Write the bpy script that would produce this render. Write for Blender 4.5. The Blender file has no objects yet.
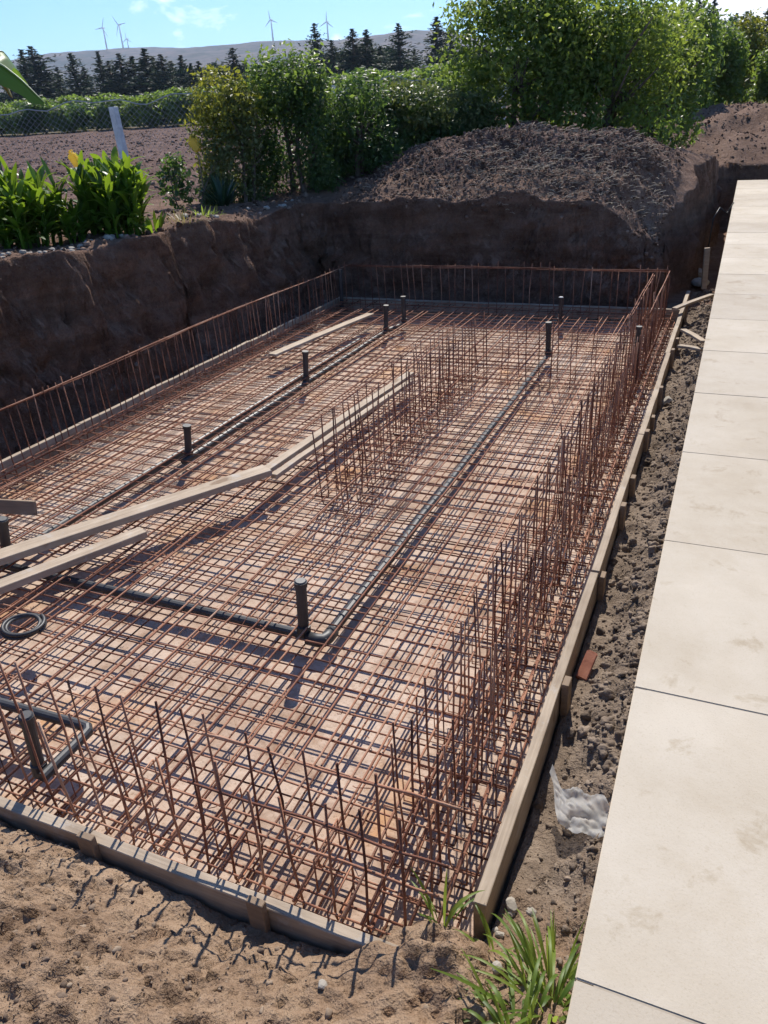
import bpy, bmesh, math, random
import numpy as np
from mathutils import Vector, Matrix
random.seed(7)
rng = np.random.default_rng(11)
scene = bpy.context.scene
COL = scene.collection
R_ = math.radians

# ------------------------------------------------------------------ camera basis (metres, z up, y along the paving)
F = 760.0
CAMZ = 2.7
def basis():
    d1 = np.array([755 - 384, 95 - 512, F]); d1 /= np.linalg.norm(d1)
    d2 = -np.array([-1465 - 384, 230 - 512, F]); d2 -= d1 * (d1 @ d2); d2 /= np.linalg.norm(d2)
    up = np.cross(d2, d1)
    if up[1] > 0: up = -up
    return np.array([d2, d1, up])
RB = basis()
def ray(px, py): return RB @ np.array([px - 384, py - 512, F])
def at(px, py, z=.2):
    r = ray(px, py); p = r * ((z - CAMZ) / r[2]); return Vector((p[0], p[1], z))
def aty(px, py, y):
    r = ray(px, py); p = r * (y / r[1]); return Vector((p[0], y, p[2] + CAMZ))

# ------------------------------------------------------------------ noise (numpy)
def _hash(ix, iy, s):
    h = (ix.astype(np.int64) * 374761393 + iy.astype(np.int64) * 668265263 + s * 1274126177) & 0xFFFFFFFF
    h = ((h ^ (h >> 13)) * 1274126177) & 0xFFFFFFFF
    return ((h ^ (h >> 16)) & 0xFFFF) / 65535.0
def vnoise(x, y, s=0):
    x = np.asarray(x, float); y = np.asarray(y, float)
    ix = np.floor(x); iy = np.floor(y); fx = x - ix; fy = y - iy
    ux = fx * fx * fx * (fx * (fx * 6 - 15) + 10); uy = fy * fy * fy * (fy * (fy * 6 - 15) + 10)
    a = _hash(ix, iy, s); b = _hash(ix + 1, iy, s); c = _hash(ix, iy + 1, s); d = _hash(ix + 1, iy + 1, s)
    return (a * (1 - ux) + b * ux) * (1 - uy) + (c * (1 - ux) + d * ux) * uy - .5
def fbm(x, y, f, o=4, s=0, gain=.5):
    t = 0; a = 1
    for k in range(o):
        t = t + a * vnoise(np.asarray(x) * f + k * 17.3, np.asarray(y) * f - k * 9.1, s + k); f *= 2.03; a *= gain
    return t
def sm(t):
    t = np.clip(t, 0, 1); return t * t * (3 - 2 * t)

# ------------------------------------------------------------------ object helpers
def tag(o, label=None, cat=None, group=None, kind=None):
    if label: o['label'] = label
    if cat: o['category'] = cat
    if group: o['group'] = group
    if kind: o['kind'] = kind
    return o
def empty(name, loc=(0, 0, 0), rz=0):
    o = bpy.data.objects.new(name, None); COL.objects.link(o)
    o.location = loc; o.rotation_euler = (0, 0, rz); o.empty_display_size = .1
    return o
def npmesh(name, V, Fq, smooth=False):
    """V (n,3), Fq (m,k) all faces of k corners"""
    V = np.ascontiguousarray(V, dtype=np.float32); Fq = np.ascontiguousarray(Fq, dtype=np.int32)
    me = bpy.data.meshes.new(name)
    m, k = Fq.shape
    me.vertices.add(len(V)); me.vertices.foreach_set('co', V.ravel())
    me.loops.add(m * k); me.loops.foreach_set('vertex_index', Fq.ravel())
    me.polygons.add(m); me.polygons.foreach_set('loop_start', np.arange(m, dtype=np.int32) * k)
    me.polygons.foreach_set('loop_total', np.full(m, k, np.int32))
    me.polygons.foreach_set('use_smooth', np.full(m, smooth, bool))
    me.update(calc_edges=True); me.validate()
    return me
def link(name, me, mat, parent=None):
    o = bpy.data.objects.new(name, me); COL.objects.link(o)
    if mat is not None and not me.materials: me.materials.append(mat)
    if parent is not None: o.parent = parent
    return o
class MB:
    """collects boxes, tubes and bars, then links them as one mesh object"""
    def __init__(s): s.v = []; s.f = []
    def add(s, vs, fs):
        n = len(s.v); s.v += [tuple(v) for v in vs]; s.f += [tuple(i + n for i in f) for f in fs]; return s
    def box(s, c, size, rot=None):
        hx, hy, hz = size[0] / 2, size[1] / 2, size[2] / 2
        vs = [Vector((x, y, z)) for z in (-hz, hz) for x, y in ((-hx, -hy), (hx, -hy), (hx, hy), (-hx, hy))]
        if rot is not None: vs = [rot @ v for v in vs]
        vs = [v + Vector(c) for v in vs]
        return s.add(vs, [(0, 3, 2, 1), (4, 5, 6, 7), (0, 1, 5, 4), (1, 2, 6, 5), (2, 3, 7, 6), (3, 0, 4, 7)])
    def tube(s, pts, r, n=6, cap=True):
        pts = [Vector(p) for p in pts]; rr = r if isinstance(r, (list, tuple)) else [r] * len(pts)
        vs = []; up0 = None
        for i, p in enumerate(pts):
            d = (pts[min(i + 1, len(pts) - 1)] - pts[max(i - 1, 0)])
            if d.length < 1e-9: d = Vector((0, 0, 1))
            d.normalize()
            if up0 is None: up0 = Vector((0, 0, 1)) if abs(d.z) < .9 else Vector((1, 0, 0))
            a = d.cross(up0)
            if a.length < 1e-4: a = d.orthogonal()
            a.normalize(); b = d.cross(a); up0 = b.cross(d) if False else up0
            for k in range(n):
                t = 2 * math.pi * k / n
                vs.append(p + a * (rr[i] * math.cos(t)) + b * (rr[i] * math.sin(t)))
        fs = []
        for i in range(len(pts) - 1):
            for k in range(n):
                k2 = (k + 1) % n
                fs.append((i * n + k, i * n + k2, (i + 1) * n + k2, (i + 1) * n + k))
        if cap:
            fs.append(tuple(range(n))[::-1]); fs.append(tuple((len(pts) - 1) * n + k for k in range(n)))
        return s.add(vs, fs)
    def build(s, name, mat, parent=None, smooth=False, bevel=0, seg=1):
        me = bpy.data.meshes.new(name); me.from_pydata(s.v, [], s.f); me.update()
        if bevel:
            bm = bmesh.new(); bm.from_mesh(me)
            bmesh.ops.bevel(bm, geom=list(bm.edges), offset=bevel, segments=seg, affect='EDGES', clamp_overlap=True)
            bm.to_mesh(me); bm.free()
        if smooth:
            for p in me.polygons: p.use_smooth = True
        return link(name, me, mat, parent)

# ------------------------------------------------------------------ materials
def new_mat(name):
    m = bpy.data.materials.new(name); m.use_nodes = True
    nt = m.node_tree; nt.nodes.clear()
    out = nt.nodes.new('ShaderNodeOutputMaterial')
    return m, nt, out
class NT:
    def __init__(s, nt): s.nt = nt
    def n(s, t, **kw):
        nd = s.nt.nodes.new(t)
        for k, v in kw.items():
            if k in nd.inputs.keys(): nd.inputs[k].default_value = v
            else: setattr(nd, k, v)
        return nd
    def l(s, a, b): s.nt.links.new(a, b)
    def noise(s, vec, scale, detail=5, rough=.6, dist=0):
        nd = s.n('ShaderNodeTexNoise'); nd.inputs['Scale'].default_value = scale
        nd.inputs['Detail'].default_value = detail; nd.inputs['Roughness'].default_value = rough
        nd.inputs['Distortion'].default_value = dist
        if vec is not None: s.l(vec, nd.inputs['Vector'])
        return nd.outputs['Fac']
    def ramp(s, fac, stops, interp='LINEAR'):
        nd = s.n('ShaderNodeValToRGB'); cr = nd.color_ramp; cr.interpolation = interp
        while len(cr.elements) < len(stops): cr.elements.new(.5)
        for e, (p, c) in zip(cr.elements, stops):
            e.position = p; e.color = (*c, 1) if len(c) == 3 else c
        s.l(fac, nd.inputs['Fac']); return nd.outputs['Color']
    def mix(s, fac, a, b, mode='MIX'):
        nd = s.n('ShaderNodeMix', data_type='RGBA', blend_type=mode)
        for k, v in ((0, fac), (6, a), (7, b)):
            if hasattr(v, 'is_output'): s.l(v, nd.inputs[k])
            else: nd.inputs[k].default_value = v if k == 0 else (*v, 1) if len(v) == 3 else v
        return nd.outputs[2]
    def math(s, op, a, b=0.0, clamp=False):
        nd = s.n('ShaderNodeMath', operation=op); nd.use_clamp = clamp
        for k, v in ((0, a), (1, b)):
            if hasattr(v, 'is_output'): s.l(v, nd.inputs[k])
            else: nd.inputs[k].default_value = v
        return nd.outputs[0]
    def bump(s, h, dist, strength=1.0, normal=None):
        nd = s.n('ShaderNodeBump'); nd.inputs['Distance'].default_value = dist; nd.inputs['Strength'].default_value = strength
        s.l(h, nd.inputs['Height'])
        if normal is not None: s.l(normal, nd.inputs['Normal'])
        return nd.outputs['Normal']
def principled(g, out, col, rough=.8, normal=None, spec=.3, metal=0, rough_sock=None):
    p = g.n('ShaderNodeBsdfPrincipled')
    if hasattr(col, 'is_output'): g.l(col, p.inputs['Base Color'])
    else: p.inputs['Base Color'].default_value = (*col, 1)
    p.inputs['Roughness'].default_value = rough
    if rough_sock is not None: g.l(rough_sock, p.inputs['Roughness'])
    p.inputs['Specular IOR Level'].default_value = spec; p.inputs['Metallic'].default_value = metal
    if normal is not None: g.l(normal, p.inputs['Normal'])
    g.l(p.outputs[0], out.inputs['Surface']); return p
def simple(name, stops, scale=6, rough=.8, bump=.002, bscale=None, spec=.3, coord='Object', rpi=.0, metal=0, detail=5):
    m, nt, out = new_mat(name); g = NT(nt)
    tc = g.n('ShaderNodeTexCoord').outputs[coord]
    f = g.noise(tc, scale, detail)
    if rpi:
        geo = g.n('ShaderNodeNewGeometry')
        f = g.math('ADD', g.math('MULTIPLY', f, 1 - rpi), g.math('MULTIPLY', geo.outputs['Random Per Island'], rpi))
    c = g.ramp(f, stops)
    nrm = g.bump(g.noise(tc, bscale or scale * 4, 4), bump) if bump else None
    principled(g, out, c, rough, nrm, spec, metal); return m
def leafmat(name, dark, mid, bright, trans, tfac=.35, rough=.45):
    m, nt, out = new_mat(name); g = NT(nt)
    geo = g.n('ShaderNodeNewGeometry')
    tc = g.n('ShaderNodeTexCoord').outputs['Object']
    f = g.math('ADD', g.math('MULTIPLY', geo.outputs['Random Per Island'], .6), g.math('MULTIPLY', g.noise(tc, 1.1, 3), .55))
    c = g.ramp(f, [(.2, dark), (.55, mid), (.9, bright)])
    p = g.n('ShaderNodeBsdfPrincipled'); g.l(c, p.inputs['Base Color'])
    p.inputs['Roughness'].default_value = rough; p.inputs['Specular IOR Level'].default_value = .35
    t = g.n('ShaderNodeBsdfTranslucent')
    tcx = g.mix(.65, c, trans); g.l(tcx, t.inputs['Color'])
    mx = g.n('ShaderNodeMixShader'); mx.inputs[0].default_value = tfac
    g.l(p.outputs[0], mx.inputs[1]); g.l(t.outputs[0], mx.inputs[2]); g.l(mx.outputs[0], out.inputs['Surface'])
    return m

M = {}
m, nt, out = new_mat('rusted_steel'); g = NT(nt)
geo = g.n('ShaderNodeNewGeometry'); pos = geo.outputs['Position']; oi = g.n('ShaderNodeObjectInfo')
f = g.math('ADD', g.math('MULTIPLY', g.noise(pos, 2.2, 6, .7), .75), g.math('MULTIPLY', oi.outputs['Random'], .22))
c = g.ramp(f, [(.33, (.1, .038, .024)), (.45, (.235, .1, .06)), (.56, (.37, .18, .108)), (.68, (.45, .29, .2))])
rib = g.noise(pos, 140, 2)
principled(g, out, c, .82, g.bump(rib, .0016), .25); M['rust'] = m
M['wood'] = None
def woodmat(name, a, b, c, rough=.75):
    m, nt, out = new_mat(name); g = NT(nt)
    tc = g.n('ShaderNodeTexCoord').outputs['Object']
    mp = g.n('ShaderNodeMapping'); g.l(tc, mp.inputs[0]); mp.inputs['Scale'].default_value = (2.2, 40, 40)
    f = g.noise(mp.outputs[0], 1.0, 6, .65, .6)
    f2 = g.noise(tc, 3.0, 4)
    col = g.mix(.45, g.ramp(f, [(.3, a), (.55, b), (.75, c)]), g.ramp(f2, [(.3, a), (.65, c)]), 'MIX')
    sp = g.ramp(g.noise(tc, 7, 5, .7), [(.58, (0, 0, 0)), (.66, (1, 1, 1))]); kn = g.ramp(g.noise(tc, 4.2, 2), [(.3, (.62, .54, .48)), (.36, (1, 1, 1))])
    col = g.mix(g.math('MULTIPLY', sp, .5), g.mix(1, col, kn, 'MULTIPLY'), (.42, .395, .36))
    principled(g, out, col, rough, g.bump(f, .002), .25); return m
M['wood'] = woodmat('sawn_timber', (.25, .18, .12), (.42, .33, .235), (.54, .44, .33))
M['wood_old'] = woodmat('weathered_timber', (.19, .14, .1), (.34, .27, .195), (.48, .395, .3))
M['wood_dark'] = woodmat('stake_timber', (.14, .095, .062), (.25, .18, .12), (.34, .25, .17))
M['pvc'] = simple('grey_plastic', [(.35, (.02, .021, .023)), (.65, (.048, .047, .048))], 5, .5, .0005, 40, .5)
M['pvc_black'] = simple('black_plastic', [(.35, (.02, .02, .022)), (.65, (.05, .047, .045))], 5, .5, .0005, 40, .5)
M['pvc_cap'] = simple('pale_plastic', [(.3, (.4, .39, .37)), (.7, (.62, .61, .58))], 8, .5, 0)
M['white_paint'] = simple('chalky_white_paint', [(.3, (.5, .5, .48)), (.7, (.75, .74, .72))], 6, .8, .001)
M['wire'] = simple('galvanised_wire', [(.3, (.3, .31, .32)), (.7, (.48, .49, .5))], 6, .5, 0, metal=.3)
M['yellow'] = leafmat('yellow_plastic', (.8, .6, .1), (.85, .66, .13), (.88, .7, .17), (.98, .8, .2), .5)
M['brick'] = simple('red_clay_brick', [(.3, (.28, .1, .06)), (.7, (.46, .2, .125))], 14, .85, .002, 60)
M['stone'] = simple('pale_limestone', [(.3, (.19, .165, .135)), (.7, (.36, .325, .275))], 12, .85, .003, 40, rpi=.3)
M['turbine'] = simple('turbine_white', [(.3, (.7, .7, .7)), (.7, (.78, .78, .78))], .1, .5, 0)
M['clod'] = simple('dry_soil_clods', [(.25, (.1, .07, .05)), (.5, (.19, .138, .1)), (.8, (.3, .23, .165))], 5, .95, .004, 50, .1, rpi=.5)
M['clod_grey'] = simple('grey_soil_clods', [(.25, (.1, .075, .056)), (.5, (.19, .146, .11)), (.8, (.29, .228, .175))], 5, .95, .006, 60, .1, rpi=.35)
M['clod_red'] = simple('dark_soil_clods', [(.25, (.065, .039, .028)), (.5, (.14, .088, .063)), (.8, (.26, .185, .14))], 5, .95, .004, 50, .1, rpi=.6)
M['straw'] = simple('dry_straw_stalks', [(.3, (.22, .17, .12)), (.7, (.45, .38, .28))], 3, .8, 0)
M['bark'] = simple('tree_bark', [(.3, (.06, .045, .035)), (.7, (.15, .115, .09))], 9, .9, .006, 30)
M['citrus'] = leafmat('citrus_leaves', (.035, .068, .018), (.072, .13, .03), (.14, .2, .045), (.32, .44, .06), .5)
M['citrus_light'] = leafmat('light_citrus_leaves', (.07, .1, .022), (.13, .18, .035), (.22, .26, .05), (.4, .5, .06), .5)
M['citrus_y'] = leafmat('yellowing_leaves', (.06, .08, .014), (.15, .17, .025), (.28, .27, .035), (.45, .45, .05), .4)
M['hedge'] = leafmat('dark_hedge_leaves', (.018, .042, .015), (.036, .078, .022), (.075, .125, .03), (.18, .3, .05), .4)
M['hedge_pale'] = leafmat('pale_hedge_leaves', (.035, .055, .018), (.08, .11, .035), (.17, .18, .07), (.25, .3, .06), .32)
M['conifer'] = leafmat('conifer_needles', (.012, .026, .018), (.022, .04, .026), (.04, .062, .036), (.06, .1, .04), .2, .7)
M['canna'] = leafmat('canna_leaves', (.015, .045, .008), (.045, .11, .012), (.12, .22, .022), (.36, .52, .03), .42, .4)
M['agave'] = leafmat('dark_strap_leaves', (.012, .035, .018), (.022, .055, .028), (.045, .085, .04), (.06, .13, .03), .2)
M['grass'] = leafmat('green_grass', (.055, .115, .02), (.13, .21, .035), (.25, .32, .06), (.42, .52, .07), .5)
M['drygrass'] = leafmat('dry_grass', (.12, .11, .035), (.22, .19, .06), (.34, .29, .12), (.4, .36, .1), .35)
M['banana'] = leafmat('banana_leaf', (.04, .1, .02), (.08, .17, .03), (.12, .22, .04), (.25, .4, .04), .4)
M['banana_dead'] = leafmat('dead_banana_leaf', (.16, .09, .035), (.26, .15, .06), (.32, .2, .08), (.4, .25, .08), .3)

# plastic sheet
m, nt, out = new_mat('torn_white_plastic'); g = NT(nt)
p = g.n('ShaderNodeBsdfPrincipled'); p.inputs['Base Color'].default_value = (.66, .655, .63, 1); p.inputs['Roughness'].default_value = .6
t = g.n('ShaderNodeBsdfTranslucent'); t.inputs['Color'].default_value = (.75, .74, .72, 1)
mx = g.n('ShaderNodeMixShader'); mx.inputs[0].default_value = .5
g.l(p.outputs[0], mx.inputs[1]); g.l(t.outputs[0], mx.inputs[2]); tp = g.n('ShaderNodeBsdfTransparent'); mx2 = g.n('ShaderNodeMixShader'); mx2.inputs[0].default_value = .3; g.l(mx.outputs[0], mx2.inputs[1]); g.l(tp.outputs[0], mx2.inputs[2])
g.l(mx2.outputs[0], out.inputs['Surface']); M['plastic'] = m

# paving: each slab its own tint, blotches and fine pitting
m, nt, out = new_mat('cast_paving_slab'); g = NT(nt)
geo = g.n('ShaderNodeNewGeometry'); pos = geo.outputs['Position']
tint = g.ramp(geo.outputs['Random Per Island'], [(0, (.4, .34, .262)), (.5, (.455, .39, .302)), (1, (.495, .43, .337))])
bl = g.ramp(g.noise(pos, 1.7, 6, .65), [(.3, (.84, .81, .76)), (.62, (1, 1, 1))])
sp = g.ramp(g.noise(pos, 190, 3), [(.3, (.9, .885, .86)), (.45, (1, 1, 1))])
st = g.mix(1, g.ramp(g.noise(pos, 6, 5, .7, .4), [(.3, (.8, .76, .69)), (.42, (1, 1, 1))]), g.ramp(g.noise(pos, 2.2, 6, .72, .3), [(.36, (.95, .935, .91)), (.48, (1, 1, 1)), (.66, (1.05, 1.05, 1.05))]), 'MULTIPLY')
c = g.mix(1, g.mix(1, g.mix(1, tint, bl, 'MULTIPLY'), sp, 'MULTIPLY'), st, 'MULTIPLY')
principled(g, out, c, .75, g.bump(g.noise(pos, 150, 3), .0006), .3); M['paving'] = m
M['joint'] = simple('sandy_joint_filler', [(.3, (.3, .25, .19)), (.7, (.42, .36, .28))], 12, .95, .002)

# blinding concrete
m, nt, out = new_mat('blinding_concrete'); g = NT(nt)
geo = g.n('ShaderNodeNewGeometry'); pos = geo.outputs['Position']
a = g.ramp(g.noise(pos, .9, 5, .6), [(.3, (.38, .27, .2)), (.5, (.5, .385, .3)), (.7, (.55, .45, .37))])
b = g.ramp(g.noise(pos, 5, 6, .7), [(.3, (.62, .55, .5)), (.55, (1, 1, 1))])
rs = g.mix(1, g.ramp(g.noise(pos, 1.6, 4, .6, .5), [(.55, (1, 1, 1)), (.7, (.95, .72, .5))]), g.ramp(g.noise(pos, 2.3, 7, .75, 1.0), [(.34, (.62, .54, .48)), (.45, (.94, .92, .9)), (.52, (1, 1, 1))]), 'MULTIPLY')
sp = g.ramp(g.noise(pos, 60, 3), [(.3, (.7, .66, .62)), (.45, (1, 1, 1))])
c = g.mix(1, g.mix(1, g.mix(1, a, b, 'MULTIPLY'), rs, 'MULTIPLY'), sp, 'MULTIPLY')
principled(g, out, c, .9, g.bump(g.noise(pos, 30, 5), .004), .15); M['blinding'] = m

m, nt, out = new_mat('rough_concrete'); g = NT(nt)
pos = g.n('ShaderNodeNewGeometry').outputs['Position']
c = g.ramp(g.noise(pos, 4, 6), [(.3, (.22, .2, .17)), (.7, (.38, .35, .3))])
principled(g, out, c, .9, g.bump(g.noise(pos, 30, 5), .006), .15); M['concrete'] = m

# soil: pale dry sand in front, grey brown clods beside the form, red brown cut banks and field
m, nt, out = new_mat('bare_soil'); g = NT(nt)
geo = g.n('ShaderNodeNewGeometry'); pos = geo.outputs['Position']
sx = g.n('ShaderNodeSeparateXYZ'); g.l(pos, sx.inputs[0])
n1 = g.noise(pos, 1.3, 6, .65); n2 = g.noise(pos, 9, 6, .7); n3 = g.noise(pos, 55, 4, .7)
f = g.math('ADD', g.math('MULTIPLY', n1, .4), g.math('ADD', g.math('MULTIPLY', n2, .35), g.math('MULTIPLY', n3, .25)))
sand = g.ramp(f, [(.36, (.13, .082, .052)), (.47, (.245, .164, .106)), (.62, (.35, .25, .168))])
grey = g.ramp(f, [(.36, (.1, .073, .053)), (.5, (.195, .148, .11)), (.64, (.3, .235, .178))])
red = g.ramp(f, [(.36, (.075, .043, .03)), (.5, (.165, .1, .07)), (.66, (.26, .174, .128))])
field = g.ramp(f, [(.38, (.04, .023, .018)), (.5, (.115, .068, .053)), (.62, (.21, .135, .108))])
y = sx.outputs['Y']; x = sx.outputs['X']; z = sx.outputs['Z']
wob = g.math('MULTIPLY', g.math('SUBTRACT', n1, .5), 1.2)
front = g.math('LESS_THAN', g.math('ADD', y, wob), 1.75)
nearside = g.math('LESS_THAN', g.math('ADD', y, wob), 12.0)
strip = g.math('MULTIPLY', g.math('GREATER_THAN', x, -.75), nearside)
far = g.math('GREATER_THAN', y, 12.5)
far = g.math('MULTIPLY', far, g.math('LESS_THAN', g.math('ADD', x, g.math('MULTIPLY', wob, .5)), -1.5))
c = g.mix(far, red, field)
c = g.mix(strip, c, grey)
fr = g.n('ShaderNodeMapRange'); fr.inputs['From Min'].default_value = 2.0; fr.inputs['From Max'].default_value = 1.5
g.l(g.math('ADD', y, wob), fr.inputs['Value'])
c = g.mix(fr.outputs[0], c, sand)
# beyond the field: dry grass land
fg = g.n('ShaderNodeMapRange'); fg.inputs['From Min'].default_value = 48; fg.inputs['From Max'].default_value = 60; g.l(y, fg.inputs['Value'])
c = g.mix(fg.outputs[0], c, g.ramp(n1, [(.3, (.09, .1, .04)), (.7, (.2, .17, .09))]))
vo = g.n('ShaderNodeTexVoronoi', feature='SMOOTH_F1'); vo.inputs['Scale'].default_value = 34; g.l(pos, vo.inputs['Vector'])
vo2 = g.n('ShaderNodeTexVoronoi', feature='F1'); vo2.inputs['Scale'].default_value = 95; g.l(pos, vo2.inputs['Vector'])
crumb = g.math('ADD', g.math('MULTIPLY', vo.outputs['Distance'], -1.0), g.math('MULTIPLY', vo2.outputs['Distance'], -.45))
nb = g.bump(crumb, .016, .5, g.bump(n3, .01, .8, g.bump(n2, .04, .9)))
nz = g.n('ShaderNodeSeparateXYZ'); g.l(geo.outputs['True Normal'], nz.inputs[0])
wl = g.n('ShaderNodeMapRange'); wl.inputs['From Min'].default_value = .75; wl.inputs['From Max'].default_value = .35; g.l(nz.outputs['Z'], wl.inputs['Value'])
mg = g.n('ShaderNodeMapping'); g.l(pos, mg.inputs[0]); mg.inputs['Scale'].default_value = (7, 7, .9)
groove = g.noise(mg.outputs[0], 1.0, 4, .6, .4)
ml = g.n('ShaderNodeMapping'); g.l(pos, ml.inputs[0]); ml.inputs['Scale'].default_value = (.8, .8, 6)
layer = g.ramp(g.noise(ml.outputs[0], 1.0, 4, .6, .5), [(.38, (.8, .76, .74)), (.5, (1, 1, 1)), (.64, (1.2, 1.1, 1.06))])
c = g.mix(wl.outputs[0], c, g.mix(1, c, layer, 'MULTIPLY'))
lump = g.noise(pos, 16, 5, .7)
nb = g.bump(g.math('MULTIPLY', g.math('ADD', g.math('MULTIPLY', groove, 1.2), lump), wl.outputs[0]), .09, .9, nb)
principled(g, out, c, .95, nb, .1); M['soil'] = m

m, nt, out = new_mat('dry_hillside'); g = NT(nt)
pos = g.n('ShaderNodeNewGeometry').outputs['Position']
mp = g.n('ShaderNodeMapping'); g.l(pos, mp.inputs[0]); mp.inputs['Scale'].default_value = (1, 1, 2.4)
f = g.noise(mp.outputs[0], .006, 8, .68); f2 = g.noise(mp.outputs[0], .035, 5, .7)
c = g.mix(.5, g.ramp(f, [(.38, (.022, .028, .016)), (.5, (.08, .058, .048)), (.6, (.16, .11, .085))]), g.ramp(f2, [(.42, (.025, .034, .018)), (.54, (.13, .092, .072))]))
principled(g, out, c, .95, None, .05); M['hill'] = m

# ------------------------------------------------------------------ terrain
POLY = [(-6.02, -30), (-6.02, 4), (-6.1, 8), (-6.0, 11.36), (-3.2, 11.42), (-.95, 11.36), (-.78, 12.2), (-.7, 12.75), (-.5, 13.3), (-.45, 14.4), (-.38, 17), (-.35, 20.5), (2.5, 20.6),
        (2.5, 20.12), (.05, 20.1), (.05, -30)]
def sdf(px, py):
    px = np.asarray(px, float); py = np.asarray(py, float)
    d = np.full(px.shape, 1e18); inside = np.zeros(px.shape, bool)
    n = len(POLY)
    for i in range(n):
        ax, ay = POLY[i]; bx, by = POLY[(i + 1) % n]
        ex, ey = bx - ax, by - ay; wx, wy = px - ax, py - ay
        t = np.clip((wx * ex + wy * ey) / (ex * ex + ey * ey), 0, 1)
        d = np.minimum(d, (wx - ex * t) ** 2 + (wy - ey * t) ** 2)
        cond = ((ay > py) != (by > py))
        with np.errstate(divide='ignore', invalid='ignore'):
            xi = ax + (py - ay) * ex / (ey if ey != 0 else 1e-9)
        inside ^= cond & (px < xi)
    d = np.sqrt(d); return np.where(inside, -d, d)
def gs(x, y, cx, cy, sx, sy): return np.exp(-((x - cx) / sx) ** 2 - ((y - cy) / sy) ** 2)
def hout(x, y):
    yy = np.maximum(0, y - 12)
    h = 1.6 + .035 * np.minimum(yy, 68) + .006 * np.clip(y - 80, 0, 500)
    h = h + .72 * gs(x, y, -3.0, 13.75, 1.75, 1.35) - .5 * gs(x, y, -.75, 12.3, .6, 1.5) + .42 * gs(x, y, -4.9, 13.7, 1.3, 1.1) - .16 * gs(x, y, -3.0, 11.6, 1.5, .5)
    h = h - .3 * gs(x, y, -1.0, 11.6, .5, 1.0) + .25 * gs(x, y, -1.6, 14.5, .8, 1.6) + .34 * fbm(x, y, 1.3, 4, 15) * gs(x, y, .5, 25.5, 4, 4)
    h = h - .7 * gs(x, y, .3, 20.3, 2.2, 2.2) + .32 * gs(x, y, .6, 26.0, 3.2, 3.2)
    near = sm((24 - np.hypot(x + 3, y - 13)) / 6)
    h = h + near * (.16 * fbm(x, y, .7, 4, 3) + .07 * fbm(x, y, 3.1, 4, 5) + gs(x, y, -3, 13.3, 2.8, 1.5) * (.15 * fbm(x, y, 1.5, 4, 13) + .07 * fbm(x, y, 5, 4, 14)))
    h = h + (1 - near) * sm((y - 14) / 6) * sm((60 - y) / 5) * .10 * fbm(x, y, 1.3, 3, 8)
    return h
def Hh(x, y):
    x = np.asarray(x, float); y = np.asarray(y, float)
    d = sdf(x, y) + .16 * fbm(x, y, 1.6, 4, 21) + .03
    ww = .33 + .1 * vnoise(x * .8, y * .8, 4) - .14 * sm((x + 1.6) / .5) * sm((y - 11.5) / .6)
    t = sm(d / ww)
    ho = hout(x, y)
    under = sm((x + .01) / .04) * (y < 20.1)
    ho = ho * (1 - under) + .86 * under
    slab = (x > -5.66) & (x < -.475) & (y > 1.415) & (y < 11.02)
    fl = .03 + .05 * fbm(x, y, 1.7, 4, 31) + .03 * fbm(x, y, 7, 3, 33)
    strip = sm((x + .62) / .5) * sm((13.5 - y) / 1.5)
    fl = fl + strip * (-.02 + .14 * sm((x + .5) / .4) + .05 * fbm(x, y, 3.2, 3, 41) - .10 * np.abs(fbm(x, y, 10, 4, 43, .6)) + .02)
    s = 1.40 - y
    fr = np.where(s > 0, .07 + .40 * np.clip(s, 0, 3) + .05 * np.clip(s * 4, 0, 1), 0)
    fr = np.minimum(fr, 1.0)
    rough = (.07 * fbm(x, y, 2.6, 3, 51) - .07 * np.abs(fbm(x, y, 8, 4, 53, .6)) + .035 * fbm(x, y, 26, 3, 55, .6) + .03)
    fl = fl + fr + np.clip(s * 3.5 + .35, 0, 1) * sm((1.46 - y) / .1) * rough * 1.0
    bumpc = .22 * gs(x, y, -.62, 1.46, .27, .17) + .18 * gs(x, y, -.38, 1.36, .25, .25)
    fl = fl + bumpc * (1 + .45 * fbm(x, y, 9, 4, 61))
    fl = np.where(slab, np.where(bumpc > .06, fl - .04, -.05), fl)
    return fl * (1 - t) + ho * t, t

def axis(*segs):
    out = []
    for a, b, s in segs: out += list(np.arange(a, b - 1e-6, s))
    return out
def geo(a, b, s0, ratio):
    out = []; p = a; s = s0
    while p < b: out.append(p); p += s; s *= ratio
    out.append(b); return out
xs = sorted(set(np.round([-v for v in geo(7.6, 3400, .12, 1.04)] + axis((-7.5, -6.75, .07), (-6.75, -5.95, .014), (-5.95, -5.6, .04), (-5.6, -2.9, .05), (-2.9, .12, .0185)) + geo(.14, 3000, .1, 1.13), 4)))
ys = sorted(set(np.round([-v for v in geo(0, 60, .08, 1.3)] + axis((.08, 1.6, .017), (1.6, 7, .03), (7, 11.25, .05), (11.25, 11.85, .014), (11.85, 12.2, .035), (12.2, 16, .06)) + geo(16, 3400, .1, 1.03), 4)))
X, Y = np.meshgrid(xs, ys)
Z, T = Hh(X, Y)
wall = (T * (1 - T) * 4)
DX = (wall * .17 * fbm(Y * 1.0, Z, 3.4, 5, 71, .62) - np.sqrt(wall) * .10 * np.abs(fbm(Y, Z, 7, 4, 75, .65))) * ((np.abs(X + 6.2) < .9) | ((X > -1.5) & (Y > 11.7) & (X < .1)))
DY = (wall * .17 * fbm(X, Z, 3.4, 5, 73, .62) + np.sqrt(wall) * .10 * np.abs(fbm(X, Z, 7, 4, 77, .65))) * (np.abs(Y - 11.5) < .9)
V = np.stack([X + DX, Y + DY, Z], -1).reshape(-1, 3)
ny, nx = X.shape
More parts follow.
